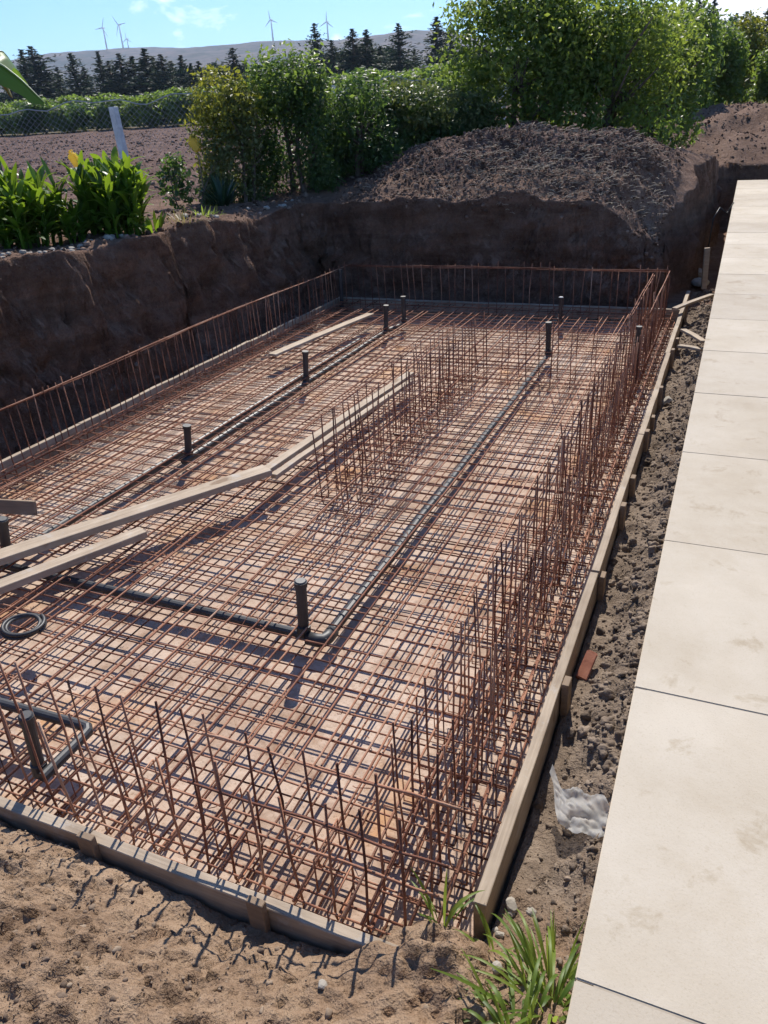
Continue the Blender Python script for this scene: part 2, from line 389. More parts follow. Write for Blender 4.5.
idx = np.arange(ny * nx).reshape(ny, nx)
Fq = np.stack([idx[:-1, :-1], idx[:-1, 1:], idx[1:, 1:], idx[1:, :-1]], -1).reshape(-1, 4)
tag(link('ground', npmesh('ground', V, Fq, True), M['soil']), 'bare red brown earth with the dug pit and its steep banks', 'ground', kind='structure')
def zt(x, y): return float(Hh(np.array([x]), np.array([y]))[0][0])

# hills
ridge = [(-3100, 60), (-2600, 120), (-2125, 178), (-1914, 203), (-1724, 211), (-1548, 207), (-1385, 191), (-1228, 187), (-1137, 187), (-1022, 181), (-912, 172), (-805, 175), (-703, 178),
         (-629, 158), (-581, 138), (-418, 126), (-200, 108), (10, 93), (500, 70), (1500, 50), (2900, 40)]
hx = np.linspace(-3100, 2900, 300); hy = np.concatenate([np.linspace(700, 2000, 60), np.linspace(2040, 3200, 25)])
HX, HY = np.meshgrid(hx, hy)
prof = np.interp(HX, [a for a, b in ridge], [b for a, b in ridge])
tt = np.where(HY < 2000, sm((HY - 700) / 1300), 1 - .5 * sm((HY - 2000) / 1200))
HZ = prof * tt + (tt * (1 - tt)) * 90 * fbm(HX, HY, .004, 5, 81) + 5 * fbm(HX, HY, .02, 3, 83) * tt - 6 * (1 - tt)
ny, nx = HX.shape; idx = np.arange(ny * nx).reshape(ny, nx)
tag(link('hills', npmesh('hills', np.stack([HX, HY, HZ], -1).reshape(-1, 3), np.stack([idx[:-1, :-1], idx[:-1, 1:], idx[1:, 1:], idx[1:, :-1]], -1).reshape(-1, 4), True), M['hill']), kind='structure')
def zhill(x): return float(np.interp(x, [a for a, b in ridge], [b for a, b in ridge]))

# blinding slab and paving
mb = MB().box((-3.055, 6.22, -.02), (5.12, 9.56, .04)); tag(mb.build('concrete_base', M['blinding']), kind='structure')
bm = bmesh.new()
yj = [-2.97, -1.97, -.97, .035] + [1.04 + k * 1.003 for k in range(20)]
for j in range(len(yj) - 1):
    for i in range(4):
        x0 = -.095 + i * 1.003; o = random.uniform(-.0008, .0008)
        r = bmesh.ops.create_cube(bm, size=1)
        bmesh.ops.scale(bm, vec=(.998, yj[j + 1] - yj[j] - .0022, .07), verts=r['verts'])
        bmesh.ops.translate(bm, vec=(x0 + .4995, (yj[j] + yj[j + 1]) / 2, 1.03 - .035 + o), verts=r['verts'])
bmesh.ops.bevel(bm, geom=list(bm.edges), offset=.003, segments=2, affect='EDGES')
me = bpy.data.meshes.new('paving'); bm.to_mesh(me); bm.free()
tag(link('paving', me, M['paving']), kind='structure')
mb = MB().box((1.94, 8.56, .447), (3.99, 23.04, 1.1615)); tag(mb.build('paving_footing', M['joint']), kind='structure')

# ------------------------------------------------------------------ rebar
def bar(name, pts, r, parent, n=6): return MB().tube(pts, r, n).build(name, M['rust'], parent, smooth=True)
def straight(a, b, seg, jit, jz=None):
    a = Vector(a); b = Vector(b); jz = jit if jz is None else jz
    ph = [random.uniform(0, 6.28) for _ in range(4)]; out = []
    for i in range(seg + 1):
        t = i / seg; p = a.lerp(b, t)
        w = math.sin(t * 9 + ph[0]) * .6 + math.sin(t * 21 + ph[1]) * .4; u = math.sin(t * 11 + ph[2]) * .6 + math.sin(t * 25 + ph[3]) * .4
        d = (b - a).normalized(); s = Vector((-d.y, d.x, 0))
        out.append(p + s * (w * jit) + Vector((0, 0, u * jz)))
    return out
X0, X1, Y0, Y1 = -5.56, -.56, 1.5, 10.92
def mat(name, label, z, rl, rc, dx, dy):
    root = tag(empty(name, (-3.05, 1.43, z)), label, 'rebar mat', 'rebar mats of the slab'); off = Vector((-3.05, 1.43, z))
    n = int((X1 - X0) / .128)
    for i in range(n + 1):
        x = X0 + dx + (X1 - X0 - .06) * (i + (.42 if i % 2 == 0 and i < n else 0)) / n + random.uniform(-.018, .018)
        pts = straight((x + random.uniform(-.02, .02), Y0 - random.uniform(0, .02), z + .011), (x + random.uniform(-.02, .02), Y1, z + .011), 14, .010, .005)
        bar('long_bar', [p - off for p in pts], rl, root)
    n = int((Y1 - Y0) / .158)
    for i in range(n + 1):
        y = Y0 + dy + (Y1 - Y0 - .1) * i / n + random.uniform(-.02, .02)
        pts = straight((X0, y + random.uniform(-.02, .02), z - .006), (X1, y + random.uniform(-.02, .02), z - .006), 10, .010, .005)
        bar('cross_bar', [p - off for p in pts], rc, root)
    return root
mat('rebar_mat', 'lower grid of rusty bars close above the pale concrete', .05, .005, .0046, .05, .06)
um = mat('rebar_mat', 'upper grid of rusty bars carrying the planks, over the plastic pipes', .165, .0062, .005, 0, 0)
# tie wires: uncountable twists at the crossings
mb = MB()
for _ in range(650):
    c = Vector((random.uniform(X0, X1), random.uniform(Y0, Y1), .18)) - Vector((-3.05, 1.43, .165))
    L = random.choice((.02, .03, .05, .09)); a = random.uniform(0, 6.28); k = random.uniform(.5, 3)
    mb.tube([c + Vector((math.cos(a + k * t) * L * t, math.sin(a + k * t) * L * t, random.uniform(0, .6) * L * t)) for t in (0, .35, .7, 1)], .0024, 3)
tag(mb.build('tie_wires', M['rust'], um), kind='stuff')

def starter_row(name, label, a, b, step, hmin, hmax, rails=(), base=.03, lean=.014, stir=0, rail_span=None, r=.0055):
    a = Vector(a); b = Vector(b); root = empty(name, a)
    tag(root, label, 'starter bars', 'rows of upright starter bars')
    L = (b - a).length; d = (b - a).normalized(); n = int(L / step)
    for i in range(n + 1):
        p = a + d * (i * L / n + random.uniform(-.025, .025)) - a
        q = p + Vector((random.gauss(0, lean * (3 if random.random() < .12 else 1)), random.gauss(0, lean * (3 if random.random() < .12 else 1)), random.uniform(hmin, hmax)))
        foot = Vector((-d.y, d.x, 0)) * random.choice((-.13, .13))
        pts = [p + foot + Vector((0, 0, base)), p + foot * .08 + Vector((0, 0, base)), p + Vector((0, 0, base + .04)), p.lerp(q, .5) + Vector((random.gauss(0, .006), random.gauss(0, .006), base)), q + Vector((0, 0, 0))]
        bar('starter_bar', pts, r * random.uniform(.9, 1.1), root)
    for (z, sag, t0, t1, o) in rails:
        pts = []
        for i in range(13):
            t = t0 + (t1 - t0) * i / 12; pts.append(a + d * (L * t) - a + Vector((-d.y, d.x, 0)) * o + Vector((0, 0, z + sag * math.sin(6.3 * 1.5 * (i / 12) + z * 40) + random.uniform(-.004, .004))))
        bar('rail_bar', pts, .0055, root)
    for i in range(stir):
        p = d * (L * (i + .5) / stir)
        s = Vector((-d.y, d.x, 0)) * .1
        mbx = [p - s + Vector((0, 0, .06)), p - s + Vector((0, 0, .24)), p + s + Vector((0, 0, .24)), p + s + Vector((0, 0, .06)), p - s + Vector((0, 0, .06))]
        bar('stirrup', mbx, .004, root, 5)
    return root
starter_row('starter_bar_row', 'inner row of rusty uprights along the board beside the paving', (-.88, 1.85, 0), (-.88, 10.75, 0), .092, .66, .74, [(.70, .006, .72, 1, .02), (.69, .006, .74, 1, .0), (.11, .003, 0, 1, .03)], stir=45, lean=.010, r=.0048)
starter_row('starter_bar_row', 'outer row of rusty uprights nearest the board beside the paving', (-.70, 1.75, 0), (-.70, 10.8, 0), .092, .66, .75, [(.73, .006, .74, 1, 0), (.69, .005, .76, 1, .01), (.1, .003, 0, 1, -.05), (.13, .003, 0, 1, .06), (.12, .003, 0, 1, .12)], stir=45, lean=.010, r=.0048)
starter_row('starter_bar_row', 'long row of uprights with a sagging top rail under the left earth bank', (-5.57, 1.5, 0), (-5.57, 10.95, 0), .1, .66, .72, [(.66, .022, 0, 1.03, .014), (.68, .022, 0, 1.04, -.014), (.67, .018, 0, 1.02, 0), (.13, .003, 0, 1, -.06), (.14, .003, 0, 1, -.2)])
starter_row('starter_bar_row', 'row of uprights in shade under the mound at the far end', (-5.5, 10.93, 0), (-.72, 10.93, 0), .12, .71, .8, [(.71, .006, 0, 1, 0), (.695, .005, 0, 1, .012), (.72, .006, 0, 1, -.012), (.2, .003, 0, 1, -.06), (.19, .003, 0, 1, -.2)])
starter_row('starter_bar_row', 'inner row of leaning uprights behind the nearest low board', (-5.45, 1.72, 0), (-.9, 1.72, 0), .135, .64, .74, [(.62, .008, .84, 1.07, 0), (.2, .004, 0, 1, .02)], stir=10)
starter_row('starter_bar_row', 'outer row of leaning uprights right behind the nearest low board', (-5.4, 1.55, 0), (-.75, 1.55, 0), .135, .62, .72, [(.55, .008, .82, 1.04, 0), (.36, .008, .8, 1.03, 0.02), (.12, .004, 0, 1, .02)], stir=10)
starter_row('starter_bar_row', 'mid-slab row of uprights beside the paired planks', (-2.68, 4.65, 0), (-2.72, 8.1, 0), .12, .62, .74, [(.12, .003, 0, 1, 0)], stir=16)
starter_row('starter_bar_row', 'mid-slab row of uprights facing the long straight pipe', (-2.42, 4.5, 0), (-2.46, 8.1, 0), .12, .62, .74, [(.12, .003, 0, 1, 0)], stir=16)
starter_row('starter_bar_row', 'crosswise row of uprights beyond the far end of the straight pipe', (-2.4, 8.12, 0), (-1.15, 8.15, 0), .2, .64, .76, [(.13, .003, 0, 1.2, 0)])
starter_row('starter_bar_row', 'crosswise row of uprights just before the far end of the straight pipe', (-2.3, 7.88, 0), (-1.15, 7.88, 0), .2, .64, .76, [(.13, .003, 0, 1.2, 0)])

# ------------------------------------------------------------------ formwork
def boardseg(mb_pts, z0, z1, th, name, mat_, parent, off):
    a, b = Vector(mb_pts[0]), Vector(mb_pts[1]); d = b - a; L = d.length; ang = math.atan2(d.y, d.x)
    me = MB()
    n = max(2, int(L / .35)); hw = th / 2
    vs = []; fs = []
    for i in range(n + 1):
        x = L * i / n; e = random.uniform(-.004, .004); e2 = random.uniform(-.003, .003)
        vs += [(x, -hw + e2, z0), (x, hw + e2, z0), (x, hw + e2, z1 + e), (x, -hw + e2, z1 + e)]
    for i in range(n):
        for k in range(4):
            k2 = (k + 1) % 4; fs.append((i * 4 + k, (i + 1) * 4 + k, (i + 1) * 4 + k2, i * 4 + k2)[::-1])
    fs.append((0, 1, 2, 3)[::-1]); fs.append(tuple(n * 4 + k for k in range(4)))
    me.add(vs, fs)
    o = me.build(name, mat_, parent, bevel=.003); o.location = a - off; o.rotation_euler = (0, 0, ang); return o
def stake(p, w, t, h0, h1, rz, parent, off, lean=0):
    me = MB(); rot = Matrix.Rotation(lean, 3, 'X')
    me.box((0, 0, (h0 + h1) / 2), (w, t, h1 - h0))
    o = me.build('stake', M['wood_dark'], parent, bevel=.003); o.location = Vector(p) - off; o.rotation_euler = (lean, random.uniform(-.04, .04), rz); return o
def formwork(label, segs, stakes, z1=.2, th=.048, off=(0, 0, 0)):
    off = Vector(off); root = tag(empty('formwork', off), label, 'formwork', 'timber formwork around the slab')
    for (a, b) in segs: boardseg((a, b), -.02, z1 + random.uniform(-.004, .006), th, 'board', M['wood_old'], root, off)
    for s in stakes: stake(*s, root, off)
    return root
ys_ = [1.70, 4.05, 6.35, 8.9, 12.25]
formwork('long low timber board with stakes between the rebar and the paving', [((-.497 + random.uniform(-.008, .008), ys_[i], 0), (-.495 + random.uniform(-.008, .008), ys_[i + 1] - .004, 0)) for i in range(4)],
         [((-.448, y, 0), .075, .035, -.1, h, R_(90) + random.uniform(-.1, .1)) for y, h in ((2.98, .22), (4.08, .17), (4.95, .22), (5.5, .19), (6.4, .22), (6.9, .17), (7.6, .22), (8.9, .24), (9.6, .18), (11.0, .3))], off=(-.495, 1.7, 0))
formwork('nearest low timber board along the sandy foreground with two stakes', [((-5.6, 1.40, 0), (-3.404, 1.415, 0)), ((-3.4, 1.415, 0), (-2.06, 1.432, 0)), ((-2.056, 1.432, 0), (-.70, 1.432, 0))],
         [((-2.03, 1.39, 0), .075, .03, -.05, .25, .03), ((-1.24, 1.39, 0), .07, .03, -.05, .25, -.02)], off=(-2, 1.43, 0))
formwork('pale low timber board at the foot of the left earth bank', [((-5.64, 1.4, 0), (-5.63, 5.2, 0)), ((-5.63, 5.204, 0), (-5.635, 8.3, 0)), ((-5.635, 8.304, 0), (-5.63, 11.03, 0))], [((-5.68, y, 0), .07, .03, -.1, .16, R_(90)) for y in (3, 5, 7, 9)], off=(-5.63, 1.4, 0))
formwork('shaded low timber board under the mound at the far end', [((-5.6, 11.0, 0), (-3.0, 11.0, 0)), ((-2.996, 11.0, 0), (-.52, 11.0, 0))], [((x, 11.04, 0), .07, .03, -.1, .16, 0) for x in (-4.5, -2.0)], off=(-5.6, 11, 0))

# planks lying on the steel
def plank(name, label, a, b, w, t, matn='wood', group='planks lying on the rebar', roll=0, taper=1):
    a = Vector(a); b = Vector(b); d = b - a; L = d.length
    me = MB(); n = max(2, int(L / .3)); vs = []; fs = []
    for i in range(n + 1):
        x = L * i / n; e = random.uniform(-.0025, .0025); bow = .006 * math.sin(3.1 * i / n); hw = w / 2 * (1 + (taper - 1) * i / n)
        vs += [(x, -hw + e, -t / 2 + bow), (x, hw + e, -t / 2 + bow), (x, hw + e, t / 2 + bow), (x, -hw + e, t / 2 + bow)]
    for i in range(n):
        for k in range(4):
            k2 = (k + 1) % 4; fs.append((i * 4 + k, (i + 1) * 4 + k, (i + 1) * 4 + k2, i * 4 + k2)[::-1])
    fs.append((0, 1, 2, 3)[::-1]); fs.append(tuple(n * 4 + k for k in range(4)))
    me.add(vs, fs); o = me.build(name, M[matn], None, bevel=.003)
    q = d.to_track_quat('X', 'Z'); o.rotation_mode = 'QUATERNION'; o.rotation_quaternion = q @ Matrix.Rotation(roll, 4, 'X').to_quaternion(); o.location = a
    return tag(o, label, 'plank', group)
plank('plank', 'longest pale plank crossing the rebar from the left edge', (-4.62, 2.15, .245), (-3.15, 4.66, .262), .15, .05)
plank('plank', 'shorter pale plank in front of the longest plank, above the coiled hose', (-4.35, 1.75, .215), (-3.50, 3.56, .222), .11, .05)
plank('plank', 'left plank of the pair running from the long plank to the uprights', (-3.23, 4.6, .215), (-3.02, 7.45, .215), .085, .04)
plank('plank', 'right plank of the pair running from the long plank to the uprights', (-3.10, 4.66, .212), (-2.92, 7.2, .212), .06, .04)
plank('plank', 'far pale plank lying alone near the left corner of the slab', (-4.95, 7.75, .215), (-4.62, 9.95, .215), .12, .03)
plank('plank', 'short board standing on edge at the left frame edge', (-5.05, 3.42, .28), (-4.50, 3.56, .26), .11, .03, 'wood_dark', roll=R_(80))

# ------------------------------------------------------------------ pipes
def pipe_run(label, pts, r, risers=(), matn='pvc', elbows=(), group='plastic pipes through the rebar'):
    off = Vector(pts[0]); root = tag(empty('drain_pipe', off), label, 'pipe', group)
    P = [Vector(p) - off for p in pts]
    full = []
    for i in range(len(P) - 1):
        L = (P[i + 1] - P[i]).length; n = max(1, int(L / .5))
        for k in range(n): full.append(P[i].lerp(P[i + 1], k / n) + Vector((random.uniform(-.006, .006), random.uniform(-.006, .006), random.uniform(-.004, .004))) * (0 if k == 0 else 1))
    full.append(P[-1]); MB().tube(full, r, 12).build('pipe', M[matn], root, smooth=False)
    for e in elbows:
        e = Vector(e[:3]) - off, e[3], e[4]
        c = e[0]; d = Vector(e[1]).normalized(); d2 = Vector(e[2]).normalized(); k = r * 2.2
        MB().tube([c + d * k * 1.6, c + d * k * .6, c + (d + d2) * k * .15, c + d2 * k * .6, c + d2 * k * 1.6], [r * 1.3] * 5, 12).build('elbow', M[matn], root, smooth=True)
    for (b, t, capm) in risers:
        b = Vector(b) - off; t = Vector(t) - off; rr = r * 1.05; d = (t - b).normalized()
        o = MB().tube([b, b + d * .07, b + d * .072, t - d * .034, t - d * .032, t], [rr * 1.3, rr * 1.3, rr, rr, rr * 1.18, rr * 1.18], 14).build('riser', M['pvc_black' if capm == 'k' else matn], root)
        if capm != 'k':
            MB().tube([t + d * .001, t + d * .008], [rr * 1.12, rr * .9], 14).build('cap', M['pvc_cap' if capm == 'w' else matn], o)
    return root
zp = .105
pipe_run('long straight grey pipe with a capped riser at its near elbow', [(-1.82, 8.8, zp), (-1.80, 2.99, zp), (-1.92, 3.01, zp), (-3.55, 3.02, zp), (-5.1, 3.06, zp)], .03,
         [((-1.94, 3.01, zp), (-1.92, 3.01, .47), 'p'), ((-1.82, 8.81, zp), (-1.83, 8.81, .5), 'k')], elbows=[(-1.80, 2.99, zp, (0, 1, 0), (-1, 0, 0))])
pipe_run('left one of two parallel dark pipes, its near riser at the left frame edge', [(-4.36, 3.12, zp), (-4.33, 5.0, zp), (-4.36, 9.0, zp)], .032, [((-4.37, 3.12, zp), (-4.3, 3.12, .42), 'p')], 'pvc_black')
pipe_run('right one of two parallel dark pipes, with four risers along it', [(-4.18, 4.9, zp), (-4.19, 9.5, zp), (-4.1, 9.97, zp)], .030,
         [((-4.2, 5.01, zp), (-4.16, 5.01, .41), 'k'), ((-4.2, 7.21, zp), (-4.17, 7.21, .46), 'k'), ((-4.19, 9.49, zp), (-4.17, 9.49, .46), 'k'), ((-4.11, 9.96, zp), (-4.11, 9.96, .48), 'k')], 'pvc_black')
e0 = at(-40, 692, .205); e1 = at(92, 728, .205); e2 = at(42, 778, .205); du = (e1 - e0).normalized(); dv_ = (e2 - e1).normalized()
pipe_run('short grey pipe with an elbow and leaning riser at the near left corner', [e0, e1 - du * .07, e1 - du * .025 + dv_ * .004, e1 + dv_ * .025 - du * .004, e1 + dv_ * .07, e2], .026, [((-2.53, 1.63, .17), (-2.48, 1.62, .53), 'p')])
pipe_run('single riser pipe with a white cap near the far formwork', [(-2.0, 10.36, zp), (-2.02, 10.45, zp)], .026, [((-2.0, 10.35, zp), (-2.0, 10.35, .45), 'w')], 'pvc_black')
pipe_run('dark corner post pipe at the meeting of left and far uprights', [(-5.5, 10.83, .05), (-5.45, 10.4, .05)], .028, [((-5.52, 10.83, .04), (-5.5, 10.83, .66), 'k')], 'pvc_black')
pipe_run('dark pipe stub standing at the far uprights beside the paving', [(-.79, 8.42, zp), (-.79, 8.8, zp)], .026, [((-.79, 8.4, zp), (-.785, 8.4, .6), 'k')], 'pvc_black')

# coiled hose
mb = MB(); c = Vector((-3.42, 2.40, .225)); pts = []
for i in range(150):
    t = i / 149 * 2 * math.pi * 3.2; rr = .098 + .014 * math.sin(t * .33 + 1); pts.append(c + Vector((math.cos(t) * rr * 1.1, math.sin(t) * rr, .012 * (i / 149) * 2.5 + .006 * math.sin(t * .9))))
tag(mb.tube(pts, .011, 8).build('hose_coil', M['pvc_black'], smooth=True), 'small coil of dark hose lying on the rebar', 'hose')

# ------------------------------------------------------------------ small things on the right strip
def rockmesh(name, r, seed, sub=2, squash=(1, 1, .7), amp=.5):
    bm = bmesh.new(); bmesh.ops.create_icosphere(bm, subdivisions=sub, radius=1)
    rs = np.random.default_rng(seed); dirs = rs.normal(size=(9, 3)); dirs /= np.linalg.norm(dirs, axis=1)[:, None]; cut = rs.uniform(.55, .95, 9)
    for v in bm.verts:
        p = np.array(v.co)
        for d, c in zip(dirs, cut):
            k = p @ d
            if k > c: p = p - d * (k - c) * .85
        p = p * (1 + amp * .25 * rs.normal() * .35)
        v.co = Vector(p * np.array(squash) * r)
    me = bpy.data.meshes.new(name); bm.to_mesh(me); bm.free()
    return me
mb = MB().box((0, 0, 0), (.06, .17, .035)); o = mb.build('brick', M['brick'], bevel=.006, seg=2)
o.location = at(588, 652, .16); o.location.z = zt(o.location.x, o.location.y) + .035; o.rotation_euler = (R_(28), R_(14), R_(-4)); tag(o, 'broken red brick on the dark soil beside the long board', 'brick')

# torn plastic sheet
n = 44; V = []
for i in range(n):
    for j in range(n):
        u = i / (n - 1) - .5; v = j / (n - 1) - .5
        hw = .03 + .09 * sm((u + .42) / .35) - .045 * sm((u - .3) / .2)
        x = u * .36; y = v * 2 * hw + .75 * max(0, -.15 - u) ** 1.3
        e = .012 * math.sin(u * 19 + 6 * v) * abs(v) * 2; y += e
        r1 = abs(float(vnoise(np.array([x * 13 + y * 6]), np.array([y * 15 - x * 4]), 201)[0])); r2 = abs(float(vnoise(np.array([x * 34]), np.array([y * 34 + x * 20]), 203)[0]))
        V.append((x, y, .045 * r1 + .028 * r2))
Fq = [(i * n + j, (i + 1) * n + j, (i + 1) * n + j + 1, i * n + j + 1) for i in range(n - 1) for j in range(n - 1)]
o = link('plastic_sheet', npmesh('plastic_sheet', np.array(V), np.array(Fq), True), M['plastic'])
o.scale = (.82, .78, 1); o.location = (-.27, 2.28, .13); o.rotation_euler = (R_(12), 0, R_(-4)); tag(o, 'torn crumpled white plastic sheet on soil by the paving edge', 'plastic sheet')

for k, (px, py, r, lab) in enumerate([(570, 404, .07, 'pale round stone against the outside of the long board'), (495, 898, .045, 'largest pale stone at the near corner of the formwork'), (470, 905, .03, 'small pale stone heaped at the near corner'),
                                 (512, 905, .03, 'small pale stone heaped at the near corner'), (450, 915, .028, 'small pale stone heaped at the near corner'), (478, 925, .026, 'small pale stone heaped at the near corner'), (435, 925, .03, 'small pale stone heaped at the near corner'), (500, 935, .02, 'small pale stone heaped at the near corner'),
                                 *[(430 + 12 * q + 7 * math.sin(q * 5), 912 + 13 * math.sin(q * 2.3) + (q > 4) * 6, .012 + .009 * abs(math.sin(q * 3.7)), 'small pale stone heaped at the near corner') for q in range(9)], (497, 968, .022, 'white stone half sunk in soil left of the weeds'), (322, 985, .018, 'pale flat stone in the sandy foreground')]):
    if k == 0: px, py = 668, 402
    p = at(px, py, .25)
    for _ in range(6): p = at(px, py, zt(p.x, p.y) + r * .05)
    if k and p.y > 1.40 and p.x < -.46: continue
    me = rockmesh('stone', r, 100 + k); o = link('stone', me, M['stone'])
    o.location = p; o.rotation_euler = (random.uniform(-.4, .4), random.uniform(-.4, .4), random.uniform(0, 6)); tag(o, lab, 'stone', 'stones at the formwork corner' if 'heaped' in lab else None)

def timber(label, a, b, w, t, matn='wood_old', roll=0): return plank('timber_brace', label, a, b, w, t, matn, None, roll)
timber('upper of two short braces propping the long board', at(683, 330, .24), at(704, 342, .3), .07, .03)
timber('lower of two short braces propping the long board', at(679, 346, .2), at(703, 350, .22), .07, .03)
timber('long thin batten lying over the trench end toward the paving', at(674, 309, .28), at(712, 295, .3), .07, .03)
o = MB().box((0, 0, .25), (.08, .05, .62)).build('post', M['wood'], bevel=.004); o.location = at(704, 285, .12); o.rotation_euler = (.05, -.06, .3); tag(o, 'pale timber post standing in the trench beside the paving', 'post')
for k, (px, py, r) in enumerate([(684, 277, .2), (697, 274, .16), (700, 283, .14)]):
    o = link('rubble_lump', rockmesh('rubble_lump', r, 300 + k, 3, (1, 1, .6)), M['stone']); o.location = at(px, py, .1); tag(o, 'pale concrete lump lying in the trench beyond the board', 'rubble', 'lumps in the trench')
mb = MB(); p0 = at(706, 262, .2); tag(mb.tube([Vector((p0.x, p0.y, .3)), Vector((p0.x + .02, p0.y + .05, .9)), Vector((p0.x + .1, p0.y + .2, 1.05)), Vector((p0.x + .22, p0.y + .3, .95)), Vector((p0.x + .3, p0.y + .3, 1.12))], .012, 6).build('cable', M['pvc_black'], smooth=True), 'loose black cable sticking up from the trench by the paving', 'cable')

# ------------------------------------------------------------------ clods (uncountable)
def icoverts(sub):
    bm = bmesh.new(); bmesh.ops.create_icosphere(bm, subdivisions=sub, radius=1)
    v = np.array([list(q.co) for q in bm.verts]); bm.verts.index_update(); f = np.array([[q.index for q in p.verts] for p in bm.faces]); bm.free(); return v, f
IV = {}
for sub in (1, 2, 3):   # crumbly lumps: bulges of several sizes on one body
    v, f = icoverts(sub); vs_ = []
    for k in range(14):
        c = rng.normal(size=(16, 3)); c /= np.linalg.norm(c, axis=1)[:, None]; wk = rng.uniform(.25, .55, 16); sg = rng.uniform(.08, .2, 16)
        b = (wk * np.exp(-(1 - v @ c.T) / sg)).max(1); lo = .18 * np.sin(v @ rng.normal(size=3) * 2.3 + rng.uniform(0, 6)) + .12 * np.sin(v @ rng.normal(size=3) * 4 + rng.uniform(0, 6))
        vs_.append(v * (.72 + b + lo + rng.normal(0, .035, len(v)))[:, None] * .85)
    IV[sub] = (vs_, f)
def scatter(name, label, n, sampler, rfun, mat_, sink=.35):
    VV = []; FF = []; off = 0
    P = np.array([sampler() for _ in range(n)]); Zs, _ = Hh(P[:, 0], P[:, 1])
    for (x, y), z in zip(P, Zs):
        r = rfun(x, y); vv, f = IV[3 if r > .02 and n < 7000 else 2 if r > .009 else 1]; v = vv[rng.integers(14)]
        q = v[:, rng.permutation(3)] * (r * rng.uniform(.7, 1.3, 3))
        a = rng.uniform(0, 6.28); ca, sa = math.cos(a), math.sin(a)
        q = q @ np.array([[ca, -sa, 0], [sa, ca, 0], [0, 0, 1]])
        VV.append(q + np.array([x, y, z + r * (.5 - sink)])); FF.append(f + off); off += len(v)
    return tag(link(name, npmesh(name, np.concatenate(VV), np.concatenate(FF), True), mat_), label, 'soil', kind='stuff')
def prs(lo, hi): return lambda x, y: min(hi, lo * (1 - random.random()) ** -.55)
def s_front():
    while True:
        x, y = random.uniform(-3, -.05), random.uniform(.15, 1.38)
        if vnoise(np.array([x * 2.5]), np.array([y * 2.5]), 91)[0] + random.uniform(-.3, .3) > -.05: return x, y
scatter('soil_clods', 'loose sandy clods over the foreground earth', 4600, s_front, prs(.0025, .016), M['clod'], .85)
scatter('soil_clods', 'grey brown clods between the long board and the paving', 6500, lambda: (-.45 + .42 * random.random() ** .7, 1.5 + 11.5 * random.random() ** 1.2), lambda x, y: prs(.006, .034)(x, y) * (.45 + .55 * min(1, max(0, (y - 1.9) / .9))), M['clod_grey'], .65)
def s_mound():
    while True:
        x, y = random.uniform(-6, -.9), random.uniform(11.62, 15)
        if random.random() < .3 + gs(x, y, -2.9, 13, 2.4, 1.2): return x, y
scatter('soil_clods', 'crumbly dark clods over the mound behind the pit', 15000, s_mound, prs(.006, .034), M['clod_red'])
scatter('soil_clods', 'dark clods on the earth beyond the paving end', 5000, lambda: (random.uniform(-2.5, 3.5), random.uniform(20.7, 30)), prs(.012, .04), M['clod_red'], .9)
scatter('soil_clods', 'clods along the pit floor and rim below the left bank', 1500, lambda: (random.choice((random.uniform(-6.1, -5.7), random.uniform(-7.2, -6.3), random.uniform(-7.2, -6.3))), random.uniform(2, 12)), prs(.008, .04), M['clod_red'])
scatter('soil_clods', 'ploughed clods of the field behind the fence', 7000, lambda: ((lambda y: (-y * random.uniform(.35, 1.1), y))(random.uniform(12, 45))), prs(.02, .07), M['clod_red'], .6)

mb = MB()
for i in range(1300):
    while True:
        tx, ty = random.uniform(-5.6, -1.0), random.uniform(11.7, 14.2)
        if random.random() < gs(tx, ty, -2.5, 12.6, 1.7, .9): break
    tw_ = random.uniform(0, 6.28); Lw = random.uniform(.04, .16)
    TW = globals().setdefault('TW', []); TW.append((tx, ty, tw_, Lw))
TWz = Hh(np.array([t[0] for t in TW]), np.array([t[1] for t in TW]))[0]
for (tx, ty, tw_, Lw), zz in zip(TW, TWz):
    p = Vector((tx, ty, zz + .02)); dv = Vector((math.cos(tw_), math.sin(tw_), random.uniform(-.1, .4)))
    mb.tube([p, p + dv * Lw * .5 + Vector((0, 0, .012)), p + dv * Lw], .0035, 3)
tag(mb.build('dry_straw', M['straw']), 'pale straw and twigs littered over the mound', 'straw', kind='stuff')

# white stones along the rim
for k in range(70):
    y = 4.9 + k * .05 + random.uniform(-.05, .05) if k < 54 else random.uniform(8, 12)
    x = -6.5 + random.uniform(-.2, .04); r = random.choice((.02, .025, .03, .035, .05)) * random.uniform(.8, 1.2)
    o = link('white_stone', rockmesh('white_stone', r, 400 + k), M['stone']); o.location = (x, y, zt(x, y) + r * .25); o.rotation_euler = (0, 0, random.uniform(0, 6))
    tag(o, 'pale stone on the rim of the left earth bank under the plants', 'stone', 'pale stones along the bank rim')

